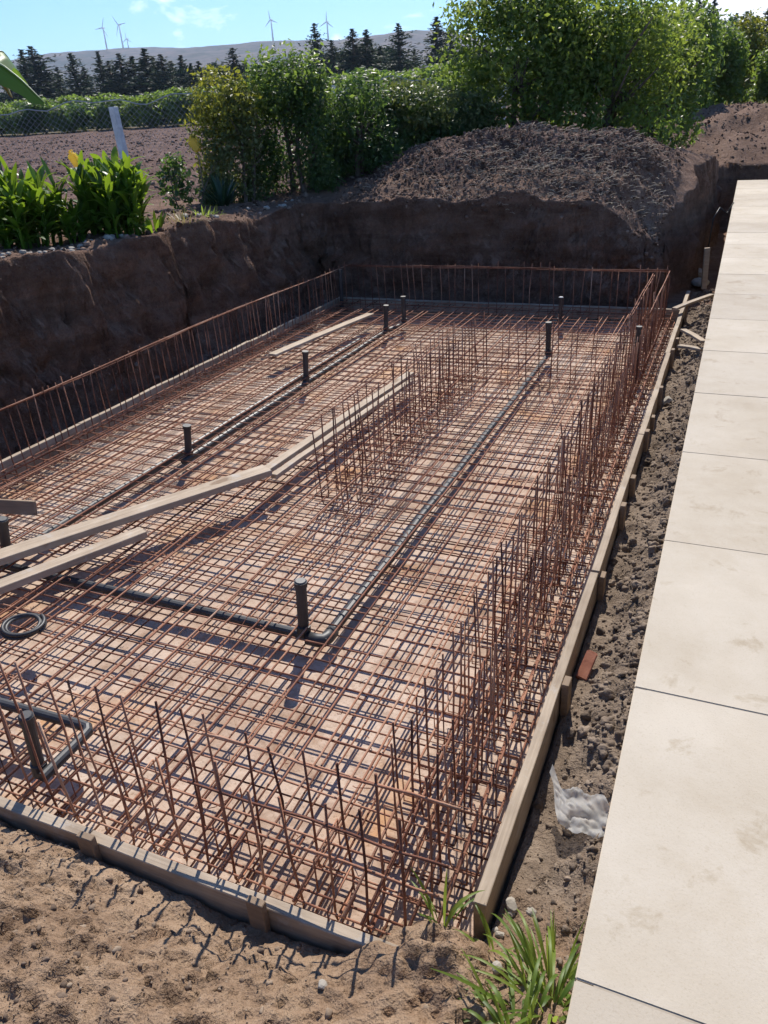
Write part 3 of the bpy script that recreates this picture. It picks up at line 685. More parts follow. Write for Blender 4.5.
# ------------------------------------------------------------------ vegetation
def leafcloud(lobes, n, size, seed, aspect=.5, shell=.75, up=.35):
    """lobes (cx,cy,cz,rx,ry,rz,weight): leaf quads through and around the lobes"""
    rs = np.random.default_rng(seed); w = np.array([l[6] if len(l) > 6 else l[3] * l[4] for l in lobes], float); w /= w.sum()
    k = rs.choice(len(lobes), n, p=w); L = np.array([l[:6] for l in lobes])[k]
    d = rs.normal(size=(n, 3)); d /= np.linalg.norm(d, axis=1)[:, None]
    rad = np.where(rs.random(n) < shell, rs.normal(.95, .13, n), rs.random(n) ** .5)
    # sprays: pull leaves to random twig directions for an uneven outline
    tw = rs.normal(size=(40, 3)); tw /= np.linalg.norm(tw, axis=1)[:, None]
    near = (d @ tw.T).max(1); rad = rad * (.80 + .30 * sm((near - .84) / .14))
    P = L[:, :3] + d * rad[:, None] * L[:, 3:6]
    nrm = d * .6 + rs.normal(size=(n, 3)) * .6 + np.array([0, 0, up]); nrm /= np.linalg.norm(nrm, axis=1)[:, None]
    a = np.cross(nrm, rs.normal(size=(n, 3))); a /= np.linalg.norm(a, axis=1)[:, None]; b = np.cross(nrm, a)
    s = (size * rs.uniform(.6, 1.35, n))[:, None]
    V = np.stack([P - a * s, P + b * s * aspect + nrm * s * .12, P + a * s, P - b * s * aspect + nrm * s * .12], 1).reshape(-1, 3)
    return V, np.arange(n * 4).reshape(n, 4)
def lumpy(rx, ry, rz, n, seed, cz=0, rr=(.35, .55)):
    rs = random.Random(seed); out = [(0, 0, cz, rx * .7, ry * .7, rz * .75)]
    for i in range(n):
        a = rs.uniform(0, 6.28); e = rs.uniform(-.6, 1); r = rs.uniform(*rr)
        out.append((math.cos(a) * rx * .62 * math.cos(e), math.sin(a) * ry * .62 * math.cos(e), cz + math.sin(e) * rz * .68, rx * r, ry * r, rz * r))
    return out
def trunkmb(h, r, seed, limbs=5, spread=.6, stems=1):
    rs = random.Random(seed); mb = MB()
    for s in range(stems):
        bx, by = (rs.uniform(-.25, .25), rs.uniform(-.25, .25)) if stems > 1 else (0, 0)
        top = Vector((bx * 2 + rs.uniform(-.2, .2), by * 2 + rs.uniform(-.2, .2), h))
        P = [Vector((bx, by, -.3)), Vector((bx, by, 0)), Vector((bx, by, 0)).lerp(top, .4) + Vector((rs.uniform(-.08, .08), rs.uniform(-.08, .08), 0)), top]
        mb.tube(P, [r * 1.3, r * 1.1, r * .75, r * .3], 8)
        for i in range(limbs):
            t = rs.uniform(.25, .9); b = P[1].lerp(top, t); a = rs.uniform(0, 6.28); L = spread * rs.uniform(.6, 1.1)
            e = b + Vector((math.cos(a) * L, math.sin(a) * L, L * rs.uniform(.5, 1)))
            mb.tube([b, b.lerp(e, .5) + Vector((0, 0, -.04)), e], [r * .5, r * .33, r * .12], 6)
    return mb
def plant(name, label, cat, loc, lobes, n, size, mat_, trunk, seed, group=None, aspect=.5, rz=0, extra=None):
    root = tag(empty(name, loc, rz), label, cat, group)
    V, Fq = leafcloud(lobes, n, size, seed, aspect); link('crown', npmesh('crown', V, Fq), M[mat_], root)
    if extra: V, Fq = leafcloud(*extra[:4], aspect); link('lighter_foliage', npmesh('lighter_foliage', V, Fq), M[extra[4]], root)
    if trunk: trunk.build('trunk', M['bark'], root, smooth=True)
    return root
def copy_tree(o, parent=None):
    c = o.copy(); COL.objects.link(c); c.parent = parent
    for ch in o.children: copy_tree(ch, c)
    return c

# big citrus trees behind the mound
def G(x, y): return (x, y, zt(x, y))
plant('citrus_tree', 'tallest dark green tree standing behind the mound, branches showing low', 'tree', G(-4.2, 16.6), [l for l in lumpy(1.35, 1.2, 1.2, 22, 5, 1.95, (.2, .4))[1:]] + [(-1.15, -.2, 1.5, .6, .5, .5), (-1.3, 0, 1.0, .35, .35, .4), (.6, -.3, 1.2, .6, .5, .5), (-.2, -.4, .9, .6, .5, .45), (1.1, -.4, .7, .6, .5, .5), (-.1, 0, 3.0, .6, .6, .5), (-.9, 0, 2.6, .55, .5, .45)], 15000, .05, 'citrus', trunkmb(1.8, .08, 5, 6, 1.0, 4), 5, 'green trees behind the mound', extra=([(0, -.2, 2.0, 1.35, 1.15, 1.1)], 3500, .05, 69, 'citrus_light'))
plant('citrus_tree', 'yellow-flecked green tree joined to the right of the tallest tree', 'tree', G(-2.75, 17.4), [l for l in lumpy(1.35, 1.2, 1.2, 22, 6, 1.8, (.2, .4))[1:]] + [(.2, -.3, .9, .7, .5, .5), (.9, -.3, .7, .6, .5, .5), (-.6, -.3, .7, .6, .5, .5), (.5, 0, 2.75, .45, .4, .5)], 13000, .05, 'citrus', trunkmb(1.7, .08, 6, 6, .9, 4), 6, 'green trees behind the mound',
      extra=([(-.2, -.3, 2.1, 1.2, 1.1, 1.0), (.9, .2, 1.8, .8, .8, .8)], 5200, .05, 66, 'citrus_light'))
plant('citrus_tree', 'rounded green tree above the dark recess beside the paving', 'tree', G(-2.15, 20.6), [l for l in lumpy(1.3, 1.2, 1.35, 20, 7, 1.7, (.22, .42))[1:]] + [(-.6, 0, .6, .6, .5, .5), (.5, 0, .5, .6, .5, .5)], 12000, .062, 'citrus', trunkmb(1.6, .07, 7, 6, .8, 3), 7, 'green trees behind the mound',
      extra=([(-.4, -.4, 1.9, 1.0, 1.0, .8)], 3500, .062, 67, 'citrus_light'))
plant('citrus_tree', 'dark green tree in the far hedge over the paving end', 'tree', G(-2.6, 27.5), lumpy(1.6, 1.5, 1.7, 18, 8, 1.55, (.25, .45)) + [(-.8, 0, .4, .8, .8, .5), (.7, 0, .4, .8, .8, .5)], 10000, .08, 'citrus', trunkmb(1.2, .07, 8, 5, .8, 3), 8, 'green trees behind the mound')
plant('citrus_tree', 'bright yellow-green tree in the far hedge at the right frame edge', 'tree', G(-.35, 37), lumpy(.95, .95, 1.6, 14, 9, 1.6, (.25, .45)) + [(0, 0, .4, .8, .7, .5)], 6000, .085, 'citrus_y', trunkmb(1.4, .07, 9, 5, .6, 3), 9, 'green trees behind the mound')
plant('citrus_tree', 'dark green tree in the far hedge left of the yellow-green tree', 'tree', G(-1.9, 37.5), lumpy(1.5, 1.2, 1.5, 14, 12, 1.5, (.25, .45)) + [(0, 0, .4, 1.2, .9, .5)], 6000, .09, 'hedge', trunkmb(1.4, .07, 12, 5, .6, 3), 12, 'green trees behind the mound')
plant('citrus_tree', 'green tree right of the yellow-green tree, cut by the frame', 'tree', G(1.2, 37.5), lumpy(1.4, 1.2, 1.5, 14, 10, 1.5, (.25, .45)) + [(0, 0, .4, 1.2, .9, .5)], 6000, .09, 'citrus', trunkmb(1.4, .07, 10, 5, .6, 3), 10, 'green trees behind the mound')

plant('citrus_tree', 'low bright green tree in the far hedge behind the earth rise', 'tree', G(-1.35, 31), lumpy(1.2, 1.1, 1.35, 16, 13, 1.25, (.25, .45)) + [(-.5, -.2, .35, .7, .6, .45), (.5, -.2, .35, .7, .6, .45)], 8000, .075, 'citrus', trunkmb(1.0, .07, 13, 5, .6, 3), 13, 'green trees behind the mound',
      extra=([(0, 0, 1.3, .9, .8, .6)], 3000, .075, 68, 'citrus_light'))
plant('citrus_tree', 'low green tree at the right end of the far hedge', 'tree', G(.75, 32), lumpy(1.1, 1.0, 1.1, 14, 14, 1.05, (.25, .45)) + [(0, -.2, .35, .9, .7, .45)], 6000, .08, 'citrus', trunkmb(.9, .07, 14, 5, .6, 3), 14, 'green trees behind the mound')
# hedge shrubs along the left bank
def bushlobes(rx, ry, h, n, seed):
    rs = random.Random(seed); out = [(0, 0, h * .5, rx * .7, ry * .7, h * .48)]
    for i in range(n):
        a = rs.uniform(0, 6.28); t = rs.random() ** 1.35; k = (.88 - .35 * t ** 2); r = rs.uniform(.26, .42)
        out.append((math.cos(a) * rx * k * .8, math.sin(a) * ry * k * .8, h * (.04 + .84 * t), rx * r, ry * r, h * r * .55))
    return out
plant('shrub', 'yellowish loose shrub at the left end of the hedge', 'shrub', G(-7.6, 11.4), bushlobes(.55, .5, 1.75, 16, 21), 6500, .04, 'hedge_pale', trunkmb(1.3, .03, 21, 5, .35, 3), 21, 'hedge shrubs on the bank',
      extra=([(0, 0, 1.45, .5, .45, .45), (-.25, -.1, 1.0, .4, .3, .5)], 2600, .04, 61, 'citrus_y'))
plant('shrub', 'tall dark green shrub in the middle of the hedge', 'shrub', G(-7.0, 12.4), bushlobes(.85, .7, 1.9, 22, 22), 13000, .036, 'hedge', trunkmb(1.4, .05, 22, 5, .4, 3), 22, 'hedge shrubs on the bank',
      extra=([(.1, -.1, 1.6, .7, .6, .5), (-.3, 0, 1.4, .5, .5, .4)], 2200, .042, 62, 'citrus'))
plant('shrub', 'dark green shrub squeezed between the tall and the pale shrub', 'shrub', G(-6.4, 13.4), bushlobes(.9, .75, 1.5, 20, 23), 11000, .042, 'hedge', trunkmb(.9, .05, 23, 5, .4, 3), 23, 'hedge shrubs on the bank')
plant('shrub', 'wide shrub with pale top left of the tallest tree', 'shrub', G(-5.95, 14.6), bushlobes(1.1, .9, 1.32, 22, 24), 12000, .042, 'hedge', trunkmb(.8, .05, 24, 5, .4, 3), 24, 'hedge shrubs on the bank',
      extra=([(0, 0, .95, .95, .8, .42), (-.3, -.3, .7, .6, .5, .45)], 5600, .042, 64, 'hedge_pale'))  # pale green leaves over the upper part of the shrub
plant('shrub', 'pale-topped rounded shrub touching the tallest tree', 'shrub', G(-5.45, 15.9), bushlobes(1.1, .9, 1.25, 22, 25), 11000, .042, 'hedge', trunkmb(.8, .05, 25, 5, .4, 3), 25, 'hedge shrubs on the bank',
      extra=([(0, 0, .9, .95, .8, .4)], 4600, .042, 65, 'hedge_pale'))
plant('shrub', 'thin leafy sapling between the canna clumps and the hedge', 'shrub', G(-7.5, 9.75), [(0, 0, .35, .22, .22, .35), (.05, 0, .6, .15, .15, .2)], 420, .05, 'hedge', trunkmb(.6, .012, 26, 4, .2, 2), 26)

def blade(mb, base, dirv, L, w, curve, fold=.2, n=7, up=Vector((0, 0, 1))):
    d = Vector(dirv).normalized(); side = d.cross(up)
    if side.length < 1e-3: side = Vector((1, 0, 0))
    side.normalize(); p = Vector(base); vs = []; fs = []; step = L / n
    for i in range(n + 1):
        t = i / n; ww = w * (math.sin(math.pi * min(1, t * .92 + .06)) ** .75) * .5
        nn = side.cross(d).normalized()
        vs += [p - side * ww + nn * ww * fold, p, p + side * ww + nn * ww * fold]
        d = (d + Vector((0, 0, -1)) * curve / n).normalized(); p = p + d * step
    for i in range(n):
        for k in (0, 1): fs.append((i * 3 + k, i * 3 + k + 1, i * 3 + k + 4, i * 3 + k + 3))
    mb.add(vs, fs); return p
def canna(label, loc, r, h, stalks, seed):
    rs = random.Random(seed); root = tag(empty('canna_plant', loc), label, 'plant', 'canna clumps on the bank'); lf = MB(); st = MB()
    for s in range(stalks):
        a = rs.uniform(0, 6.28); q = r * rs.random() ** .6; b = Vector((math.cos(a) * q, math.sin(a) * q, 0)); hh = h * rs.uniform(.6, 1.0) * (1 - .25 * q / r)
        lean = Vector((math.cos(a) * .18 * q / r, math.sin(a) * .18 * q / r, 1)); tip = b + lean * hh * .8
        st.tube([b + Vector((0, 0, -.05)), tip], [.012, .006], 5)
        nl = rs.randint(7, 9)
        for k in range(nl):
            t = .1 + .9 * k / nl; p = b.lerp(tip, t); az = rs.uniform(0, 6.28); o = rs.uniform(.3, 1.0) * (1.2 - .6 * t)
            blade(lf, p, (math.cos(az) * o, math.sin(az) * o, 1), rs.uniform(.2, .36), rs.uniform(.055, .1), rs.uniform(.2, 1.7), .25)
    lf.build('leaves', M['canna'], root, smooth=True); st.build('stems', M['canna'], root); return root
canna('largest bright green canna clump at the left frame edge', G(-7.5, 6.72), .5, 1.08, 85, 1)
canna('compact bright green canna clump in front of the white post', G(-6.84, 7.68), .36, 1.2, 62, 2)
canna('small low canna clump between the two big clumps', G(-7.0, 7.15), .16, .42, 9, 3)
canna('canna clump partly behind the left frame edge', G(-8.3, 7.2), .5, 1.25, 24, 4)

def strap(label, loc, n, L, w, seed, matn='agave', name='strap_leaf_plant', curve=(.2, 1.2), spread=.7, rad=.1, group=None):
    rs = random.Random(seed); mb = MB()
    for i in range(n):
        a = rs.uniform(0, 6.28); o = rs.uniform(.1, spread); q = rad * rs.random()
        blade(mb, (math.cos(a) * q, math.sin(a) * q, -.02), (math.cos(a) * o, math.sin(a) * o, 1), L * rs.uniform(.6, 1.1), w * rs.uniform(.7, 1.2), rs.uniform(*curve), .2)
    o = mb.build(name, M[matn], smooth=True); o.location = loc; return tag(o, label, 'plant', group)
strap('dark spiky rosette plant at the foot of the yellowish shrub', G(-7.25, 10.5), 60, .5, .05, 31, spread=1.0)
strap('dry yellowish grass tuft on the bank rim right of the cannas', G(-6.5, 8.5), 45, .22, .01, 32, 'drygrass', 'grass_tuft', spread=1.4, rad=.25)
strap('green weed tuft on the bank rim before the rosette plant', G(-6.7, 9.2), 50, .16, .02, 33, 'grass', 'grass_tuft', spread=1.5, rad=.25)
strap('low yellow weed tuft on the rim under the compact canna', G(-6.5, 7.9), 14, .28, .05, 34, 'canna', 'grass_tuft', spread=.9, rad=.12)

# weeds at the near corner by the paving
strap('big leaning grass weed at the paving edge in the foreground', G(-.18, 1.36), 85, .30, .0115, 41, 'grass', 'weed', (.6, 2.6), 1.3, .12)
strap('low broad-leaved grass weed beside the paving in the foreground', G(-.24, 1.2), 95, .22, .0125, 42, 'grass', 'weed', (1.0, 3.4), 2.0, .13)
strap('small yellow-green seedling by the end of the long board', G(-.42, 1.60), 16, .22, .011, 43, 'grass', 'weed', (1.2, 3.0), 1.2, .06)
strap('thin seedling leaning over the rebar corner', G(-.60, 1.58), 14, .24, .011, 44, 'grass', 'weed', (1.2, 3.0), 1.2, .06)
strap('upright weed pair under the paving edge by the plastic sheet', G(-.21, 1.52), 30, .26, .0105, 45, 'grass', 'weed', (.5, 1.8), .9, .06)
# dry grass strip on the rise at the right
mb = MB()
gx = rng.uniform(-1.5, 3.5, 1500); gy = rng.uniform(27, 33, 1500); gz = Hh(gx, gy)[0]
for x, y, zg in zip(gx, gy, gz):
    blade(mb, (x, y, zg - .02), (random.uniform(-.5, .5), random.uniform(-.5, .5), 1), random.uniform(.12, .3), .03, .6, .2, 3)
tag(mb.build('grass', M['drygrass']), 'short dry grass on the rise under the far hedge', 'grass', kind='stuff')

# far orchard row
P = [plant('orchard_bush', 'low green orchard bush in the row behind the ploughed field', 'bush', (0, 0, 0), lumpy(2.6, 2.0, 1.5, 12, 70 + k, 1.5, (.28, .46)), 3600, .19, 'citrus' if k else 'hedge', trunkmb(1.4, .08, 70 + k, 4, .8, 1), 70 + k, 'orchard bushes behind the field') for k in range(2)]
k = 0
for row, (ya, yb, hs) in enumerate(((54, 50, .62), (61, 57, .72))):
    for i in range(24):
        t = i / 23; x = -76 + 60 * t + random.uniform(-.6, .6); y = ya + (yb - ya) * t + random.uniform(-.6, .6) - (0 if x > -60 else (x + 60) * .3)
        o = P[k] if k < 2 else copy_tree(P[random.randint(0, 1)]); k += 1
        s = hs * random.uniform(.88, 1.12); o.location = (x, y, zt(x, y) - .1); o.scale = (s * 1.35, s * 1.35, s * 1.22); o.rotation_euler = (0, 0, random.uniform(0, 6.28))

# conifers
def conifer(seed, h, r):
    rs = np.random.default_rng(seed); root = tag(empty('conifer'), 'dark conifer in the windbreak behind the orchard', 'conifer', 'windbreak conifers')
    V = []; n = 0
    levels = 80
    for i in range(levels):
        t = (i + .5) / levels; z = h * (.06 + .92 * t); rr = r * (1 - t) ** .8 * rs.uniform(.35, 1.5) * 1.2 + .05
        for b in range(int(2.6 + 3 * (1 - t))):
            a = rs.uniform(0, 6.283); L = rr * rs.uniform(.55, 1.15); d = np.array([math.cos(a), math.sin(a), rs.uniform(-.15, .7)])
            for q in range(11):
                u = rs.uniform(.12, 1); p = np.array([0, 0, z]) + d * L * u + rs.normal(0, .12 * (1 - t) + .03, 3)
                s = rs.uniform(.13, .3) * (1.1 - .4 * u) * (1.1 - .55 * t); ax = d * .7 + rs.normal(0, .5, 3); ax /= np.linalg.norm(ax); bx = np.cross(ax, rs.normal(size=3)); bx /= np.linalg.norm(bx)
                V += [p - ax * s, p + bx * s * .4, p + ax * s, p - bx * s * .4]; n += 1
    link('crown', npmesh('crown', np.array(V), np.arange(n * 4).reshape(n, 4)), M['conifer'], root)
    mb = MB().tube([(0, 0, -.5), (0, 0, h * .5), (0, 0, h * .97)], [.2, .12, .02], 7); mb.build('trunk', M['bark'], root, smooth=True)
    return root
protos = [conifer(s, 10, r) for s, r in ((1, 1.5), (2, 2.1), (3, 1.8), (4, 1.2))]
cs = [(20, 48, 1.3), (30, 45, 1.5), (42, 62, 1.3), (56, 66, 1.3), (70, 52, 1.3), (83, 66, 1.3), (97, 50, 1), (108, 60, 1.3), (118, 52, 1.4), (131, 55, 1.4), (143, 47, 1.3), (152, 55, 1.4), (160, 53, 1.3), (170, 60, 1.3), (180, 54, 1.1), (190, 62, 1.2), (198, 60, 1.2), (208, 66, 1.2), (220, 66, 1.1), (232, 47, 1.2), (244, 60, 1.2), (256, 62, 1.2), (270, 66, 1.2), (285, 62, 1.2),
      (300, 58, 1), (314, 22, .8), (331, 39, .9), (352, 27, 1.1), (366, 28, 1.1), (380, 45, 1.2), (398, 22, 1.1), (414, 48, 1.2), (436, 15, 1.2), (450, 24, 1.0), (465, 48, 1.2), (482, 52, 1.2), (690, 25, 1.1), (700, -2, .9), (715, -2, 1.0), (728, 22, 1.2), (737, 12, 1.0), (748, 10, 1.1), (758, 14, 1.0), (770, 5, 1.1), (680, 30, 1.2)]
for i, (px, py, wd) in enumerate(cs):
    yy = 100 + random.uniform(-4, 4); tp = aty(px, py, yy); zb = zt(tp.x, yy); h = tp.z - zb
    o = protos[i] if i < 4 else copy_tree(protos[random.randint(0, 3)])
    s = h / 10; o.location = (tp.x, yy, zb); o.scale = (s * wd * random.uniform(1.9, 2.7), s * wd * random.uniform(1.9, 2.7), s); o.rotation_euler = (0, 0, random.uniform(0, 6.28))

# rounded trees filling the belt between the conifers
bp = plant('broadleaf_tree', 'rounded dark tree in the belt among the conifers', 'tree', (0, 0, 0), lumpy(3.0, 2.4, 2.6, 16, 90, 3.0, (.25, .45)), 4200, .3, 'conifer', trunkmb(2.5, .15, 90, 5, 1.2, 1), 90, 'rounded trees among the conifers')
for i, px in enumerate([8, 36, 62, 88, 124, 150, 175, 196, 215, 240, 262, 300, 340, 375, 408, 445, 472, 695, 722, 744, 766]):
    q = aty(px, 80, 104); o = bp if i == 0 else copy_tree(bp); sc_ = random.uniform(.8, 1.25); o.location = (q.x, 104 + random.uniform(-3, 3), zt(q.x, 104) - .2); o.scale = (sc_, sc_, sc_ * random.uniform(.85, 1.2)); o.rotation_euler = (0, 0, random.uniform(0, 6.28))

# banana plant at the left edge
bz = zt(-9.0, 8.0); root = tag(empty('banana_plant', (-9.0, 8.0, bz)), 'banana plant whose big leaf arches in at the left frame edge', 'banana plant')
MB().tube([(0, 0, -.1), (.02, 0, .8), (.05, 0, 1.45)], [.1, .085, .05], 10).build('stem', M['bark'], root, smooth=True)
def bleaf(name, matn, pts, w, hang=.8):
    """a leaf along its midrib: one half hangs, the other rises a little"""
    P = [Vector(p) for p in pts]; vs = []; fs = []; n = 18; mid = []
    for i in range(n + 1):
        t = i / n * (len(P) - 1); k = min(int(t), len(P) - 2); mid.append(P[k].lerp(P[k + 1], t - k))
    mid = [mid[0]] + [(mid[i - 1] + mid[i] * 2 + mid[i + 1]) / 4 for i in range(1, n)] + [mid[n]]
    for i, m_ in enumerate(mid):
        d = (mid[min(i + 1, n)] - mid[max(i - 1, 0)]).normalized(); sd_ = d.cross(Vector((0, 0, 1))).normalized(); u = i / n
        ww = w * math.sin(math.pi * min(1, .1 + .88 * u)) ** .6
        for sg in (1, -1):
            for q in (1, .5): vs.append(m_ + sd_ * sg * ww * q * (1 - hang * .6) + Vector((0, 0, -ww * q * hang * (1 if sg > 0 else .9) + random.uniform(-.012, .012))))
        vs.append(m_)
    for i in range(n):
        r0, r1 = i * 5, i * 5 + 5
        for (p, q) in ((0, 1), (1, 4), (4, 3), (3, 2)): fs.append((r0 + p, r0 + q, r1 + q, r1 + p))
    o = MB().add(vs, fs).build(name, M[matn], root, smooth=True)
    MB().tube(mid, [.016 * (1 - .7 * i / n) for i in range(n + 1)], 6).build('midrib', M['banana_rib'], o, smooth=True); return o
M['banana_rib'] = simple('pale_leaf_rib', [(.3, (.3, .36, .16)), (.7, (.45, .5, .28))], 6, .4, 0)
rp = Vector((-9.0, 8.0, bz)); tip = lambda px, py: aty(px, py, 8.0) - rp
bleaf('leaf', 'banana', [(.05, 0, 1.4), tip(-30, 56), tip(0, 63), tip(22, 80), tip(44, 102)], .22, .95)
bleaf('leaf', 'banana', [(.05, 0, 1.4), (-.5, .1, 2.1), (-1.0, .2, 2.2), (-1.5, .3, 1.7)], .3); bleaf('leaf', 'banana', [(.05, 0, 1.4), (-.1, -.5, 2.0), (-.2, -1.0, 2.0), (-.3, -1.4, 1.5)], .28)
bleaf('leaf', 'banana', [(.05, 0, 1.4), (-.2, .5, 2.1), (-.3, .9, 2.2), (-.4, 1.3, 1.8)], .28)
bleaf('dead_leaf', 'banana_dead', [(.05, 0, 1.35), tip(-12, 75), tip(2, 78), tip(12, 97)], .09, .7)

# ------------------------------------------------------------------ fence, posts, cans
A = Vector((-25.2, 13.2, 0)); B_ = Vector((-5.2, 28.8, 0)); d = (B_ - A).normalized(); root = tag(empty('chain_link_fence', A), 'sagging chain-link fence with pale posts across the ploughed field', 'fence')
Lf = (B_ - A).length; _S = np.linspace(0, Lf, 120); _FZ = Hh(A.x + d.x * _S, A.y + d.y * _S)[0]
def fz(s): return float(np.interp(s, _S, _FZ))
def topz(s): return fz(s) + 1.62 + .09 * math.sin(s * 2.1) + .06 * math.sin(s * 4.7 + 1)
posts = []
mb = MB(); mb.tube([d * s + Vector((0, 0, topz(s))) for s in np.arange(0, Lf, .25)], .015, 5); mb.build('top_wire', M['wire'], root)
mb = MB(); hgt = 1.5
for s in np.arange(-hgt, Lf, .16):
    for sg in (1, -1):
        pts = []
        for k in range(7):
            u = k / 6; ss = s + (u * hgt if sg > 0 else hgt * (1 - u)); ss = min(max(ss, 0), Lf)
            pts.append(d * ss + Vector((0, 0, fz(ss) + .06 + u * (topz(ss) - fz(ss) - .08))))
        mb.tube(pts, .0028, 3, False)
mb.build('wire_mesh', M['wire'], root)
pb = Vector((-16.8, 19.67, zt(-16.8, 19.67))); pt = aty(113, 107, 19.67)
def post(b, t, w):
    dd = (t - b); mb = MB(); q = dd.to_track_quat('Z', 'Y'); mb.box((0, 0, dd.length / 2 - .1), (w, w, dd.length + .2)); o = mb.build('post', M['white_paint'], root, bevel=.01); o.rotation_mode = 'QUATERNION'; o.rotation_quaternion = q; o.location = b - A; return o
post(pb, pt, .2)
for (px, py) in ((497, 131), (522, 128)):
    s = (at(px, py, 2.1) - A).dot(d); q = A + d * s; b = Vector((q.x, q.y, zt(q.x, q.y))); post(b, b + Vector((0, 0, 1.25)), .12)
for s in (2.5, 17.0): q = A + d * s; b = Vector((q.x, q.y, zt(q.x, q.y))); post(b, b + Vector((.05, 0, 1.7)), .12)

def can(label, px, py, y, tilt):
    p = aty(px, py, y); zb = zt(p.x, y); root = tag(empty('plastic_canister', (p.x, y, p.z)), label, 'canister', 'yellow canisters on sticks')
    b = MB(); b.box((0, 0, 0), (.13, .09, .2)); o = b.build('body', M['yellow'], root, bevel=.022, seg=3); o.rotation_euler = (.1, tilt, .3)
    n = MB().tube([(0, 0, .1), (0, 0, .13)], [.022, .02], 10).build('neck', M['yellow'], o)
    h = MB().tube([(.04, 0, .1), (.05, 0, .13), (-.0, 0, .135)], .01, 6).build('handle', M['yellow'], o)
    MB().tube([(0, .05, zb - p.z - .05), (.0, .05, -.02)], .011, 6).build('stick', M['wood_dark'], root); return root
can('yellow canister on a stick behind the cannas', 75, 160, 9.6, -.45)
can('yellow canister on a stick left of the yellowish shrub', 195, 145, 11.0, -.5)

# ------------------------------------------------------------------ wind turbines
def turbine(label, px_h, y, rot, h, scale=1):
    p = aty(*px_h, y); zb = zhill(p.x) * (1 if y <= 2000 else .98) - 4
    root = tag(empty('wind_turbine', (p.x, y, zb)), label, 'wind turbine', 'wind turbines on the ridge'); H = p.z - zb
    MB().tube([(0, 0, 0), (0, 0, H)], [2.4, 1.5], 12).build('tower', M['turbine'], root, smooth=True)
    MB().box((0, 1.5, H + .5), (3, 9, 3)).build('nacelle', M['turbine'], root, bevel=.6)
    for k in range(3):
        a = rot + k * 2.0944; dv = Vector((math.sin(a), 0, math.cos(a))); sv = Vector((math.cos(a), 0, -math.sin(a))); Lb = 27 * scale; c = Vector((0, -4, H))
        b = MB(); vs = []
        for u, w in ((0, .9), (.15, 1.6), (.5, 1.1), (1, .4)):
            q = c + dv * (Lb * u); vs += [q - sv * w, q + Vector((0, .4, 0)), q + sv * w, q - Vector((0, .4, 0))]
        fs = [(i * 4 + j, i * 4 + (j + 1) % 4, i * 4 + 4 + (j + 1) % 4, i * 4 + 4 + j) for i in range(3) for j in range(4)] + [(3, 2, 1, 0), (12, 13, 14, 15)]
        b.add(vs, fs).build('blade', M['turbine'], root)
    return root
turbine('wind turbine farthest left on the ridge, two blades raised in a V', (103, 28), 1990, .45, 60)
turbine('tall wind turbine second from left on the ridge', (119, 25), 1990, -.6, 60)
turbine('smallest wind turbine beside the second from left', (127, 39), 2200, 0, 40, .7)
turbine('wind turbine alone above the middle of the ridge', (271, 20), 1990, -.15, 50, .8)
turbine('wind turbine showing behind the slender conifers', (327, 22), 1990, .1, 45, .8)

# ------------------------------------------------------------------ haze
HAZE = 1
if HAZE:
    o = MB().box((-200, 1650, 145), (6900, 3600, 310)).build('haze', None)
    m, nt, out = new_mat('haze_air'); g = NT(nt); pv = g.n('ShaderNodeVolumePrincipled')
    pv.inputs['Color'].default_value = (.6, .75, .95, 1); pv.inputs['Density'].default_value = .00016; pv.inputs['Anisotropy'].default_value = .3
    g.l(pv.outputs[0], out.inputs['Volume']); o.data.materials.append(m); tag(o, kind='stuff')

# ------------------------------------------------------------------ light, sky, camera
EL, AZ = 46, -16   # degrees: sun ahead of the camera, a little to the left
w = bpy.data.worlds.new('World'); scene.world = w; w.use_nodes = True; nt = w.node_tree; nt.nodes.clear(); g = NT(nt)
out = g.n('ShaderNodeOutputWorld'); bg = g.n('ShaderNodeBackground'); bg.inputs['Strength'].default_value = .09
sky = g.n('ShaderNodeTexSky'); sky.sky_type = 'NISHITA'; sky.sun_disc = False; sky.sun_elevation = R_(EL); sky.sun_rotation = R_(AZ); sky.air_density = 1.0; sky.dust_density = .15; sky.ozone_density = 4.0; sky.altitude = 100
tcv = g.n('ShaderNodeTexCoord').outputs['Generated']
sxyz = g.n('ShaderNodeSeparateXYZ'); g.l(tcv, sxyz.inputs[0])
mp = g.n('ShaderNodeMapping'); mp.inputs['Scale'].default_value = (1, 1, 2.6); g.l(tcv, mp.inputs[0])
cn = g.noise(mp.outputs[0], 9, 8, .6, .3)
def lobe(dv, tight):
    dp = g.n('ShaderNodeVectorMath', operation='DOT_PRODUCT'); g.l(tcv, dp.inputs[0]); dp.inputs[1].default_value = dv
    mr = g.n('ShaderNodeMapRange'); mr.inputs['From Min'].default_value = 1 - tight; mr.inputs['From Max'].default_value = 1; g.l(dp.outputs['Value'], mr.inputs['Value']); return mr.outputs[0]
def dvec(px, py): r = ray(px, py); return tuple(r / np.linalg.norm(r))
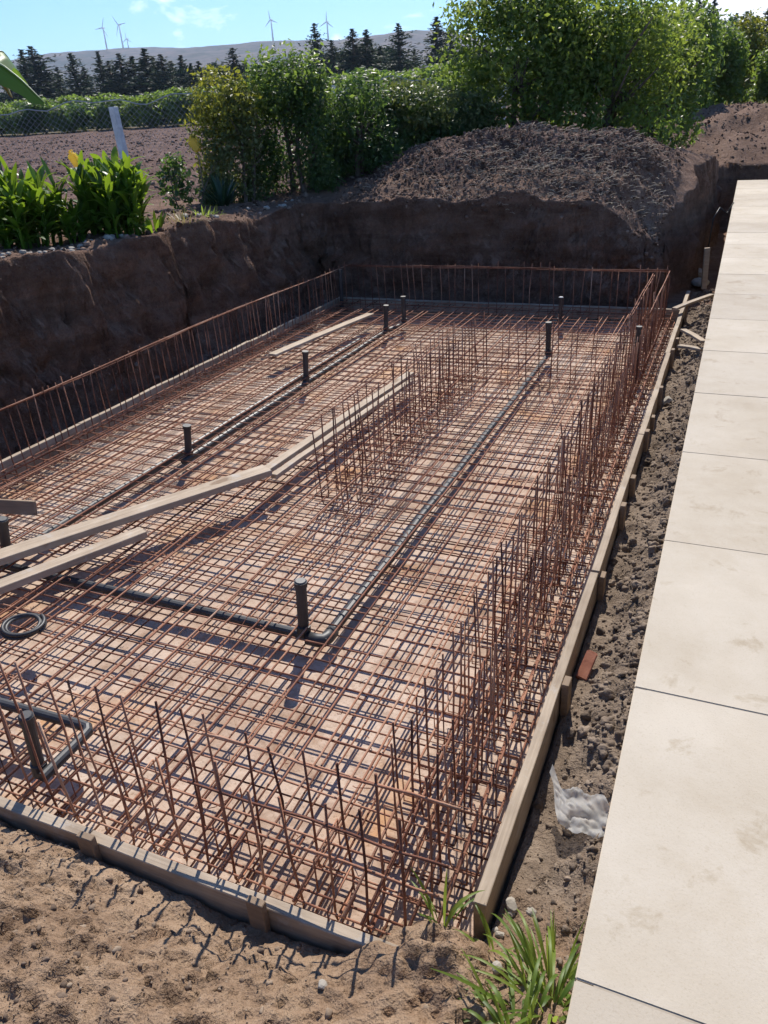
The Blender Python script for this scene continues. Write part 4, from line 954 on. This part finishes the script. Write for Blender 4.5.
mask = g.math('ADD', g.math('MULTIPLY', lobe(dvec(735, 2), .005), .42), g.math('MULTIPLY', lobe(dvec(179, 44), .00012), .27))
mask = g.math('ADD', mask, g.math('MULTIPLY', lobe(dvec(336, 41), .00006), .22))
cf = g.n('ShaderNodeMapRange'); cf.inputs['From Min'].default_value = .62; cf.inputs['From Max'].default_value = .8; g.l(g.math('ADD', cn, mask), cf.inputs['Value'])
fac = g.math('MULTIPLY', cf.outputs[0], .9, True)
col = g.mix(fac, g.mix(1, sky.outputs[0], (.56, .745, .97), 'MULTIPLY'), (11.0, 11.2, 11.6))
g.l(col, bg.inputs['Color']); g.l(bg.outputs[0], out.inputs[0])

sl = bpy.data.lights.new('Sun', 'SUN'); sl.energy = 3.5; sl.angle = R_(.55); sl.color = (1, .94, .85)
so = bpy.data.objects.new('Sun', sl); COL.objects.link(so)
sd = Vector((math.sin(R_(AZ)) * math.cos(R_(EL)), math.cos(R_(AZ)) * math.cos(R_(EL)), math.sin(R_(EL))))
so.rotation_mode = 'QUATERNION'; so.rotation_quaternion = sd.to_track_quat('Z', 'Y'); so.location = sd * 50

cd = bpy.data.cameras.new('Camera'); co = bpy.data.objects.new('Camera', cd); COL.objects.link(co)
rt, dn, fw = Vector(RB[:, 0]), Vector(RB[:, 1]), Vector(RB[:, 2])
mw = Matrix((( rt.x, -dn.x, -fw.x, 0), (rt.y, -dn.y, -fw.y, 0), (rt.z, -dn.z, -fw.z, CAMZ), (0, 0, 0, 1))); co.matrix_world = mw
cd.sensor_fit = 'VERTICAL'; cd.sensor_height = 36; cd.lens = F / 1024 * 36; cd.clip_start = .05; cd.clip_end = 9000
scene.camera = co
scene.view_settings.view_transform = 'Standard'; scene.view_settings.look = 'None'; scene.view_settings.exposure = .97; scene.view_settings.gamma = 1
scene.render.engine = 'CYCLES'; scene.cycles.max_bounces = 8; scene.cycles.use_denoising = True; scene.cycles.use_adaptive_sampling = True; scene.cycles.adaptive_threshold = .02
scene.cycles.volume_bounces = 0; scene.cycles.transparent_max_bounces = 8
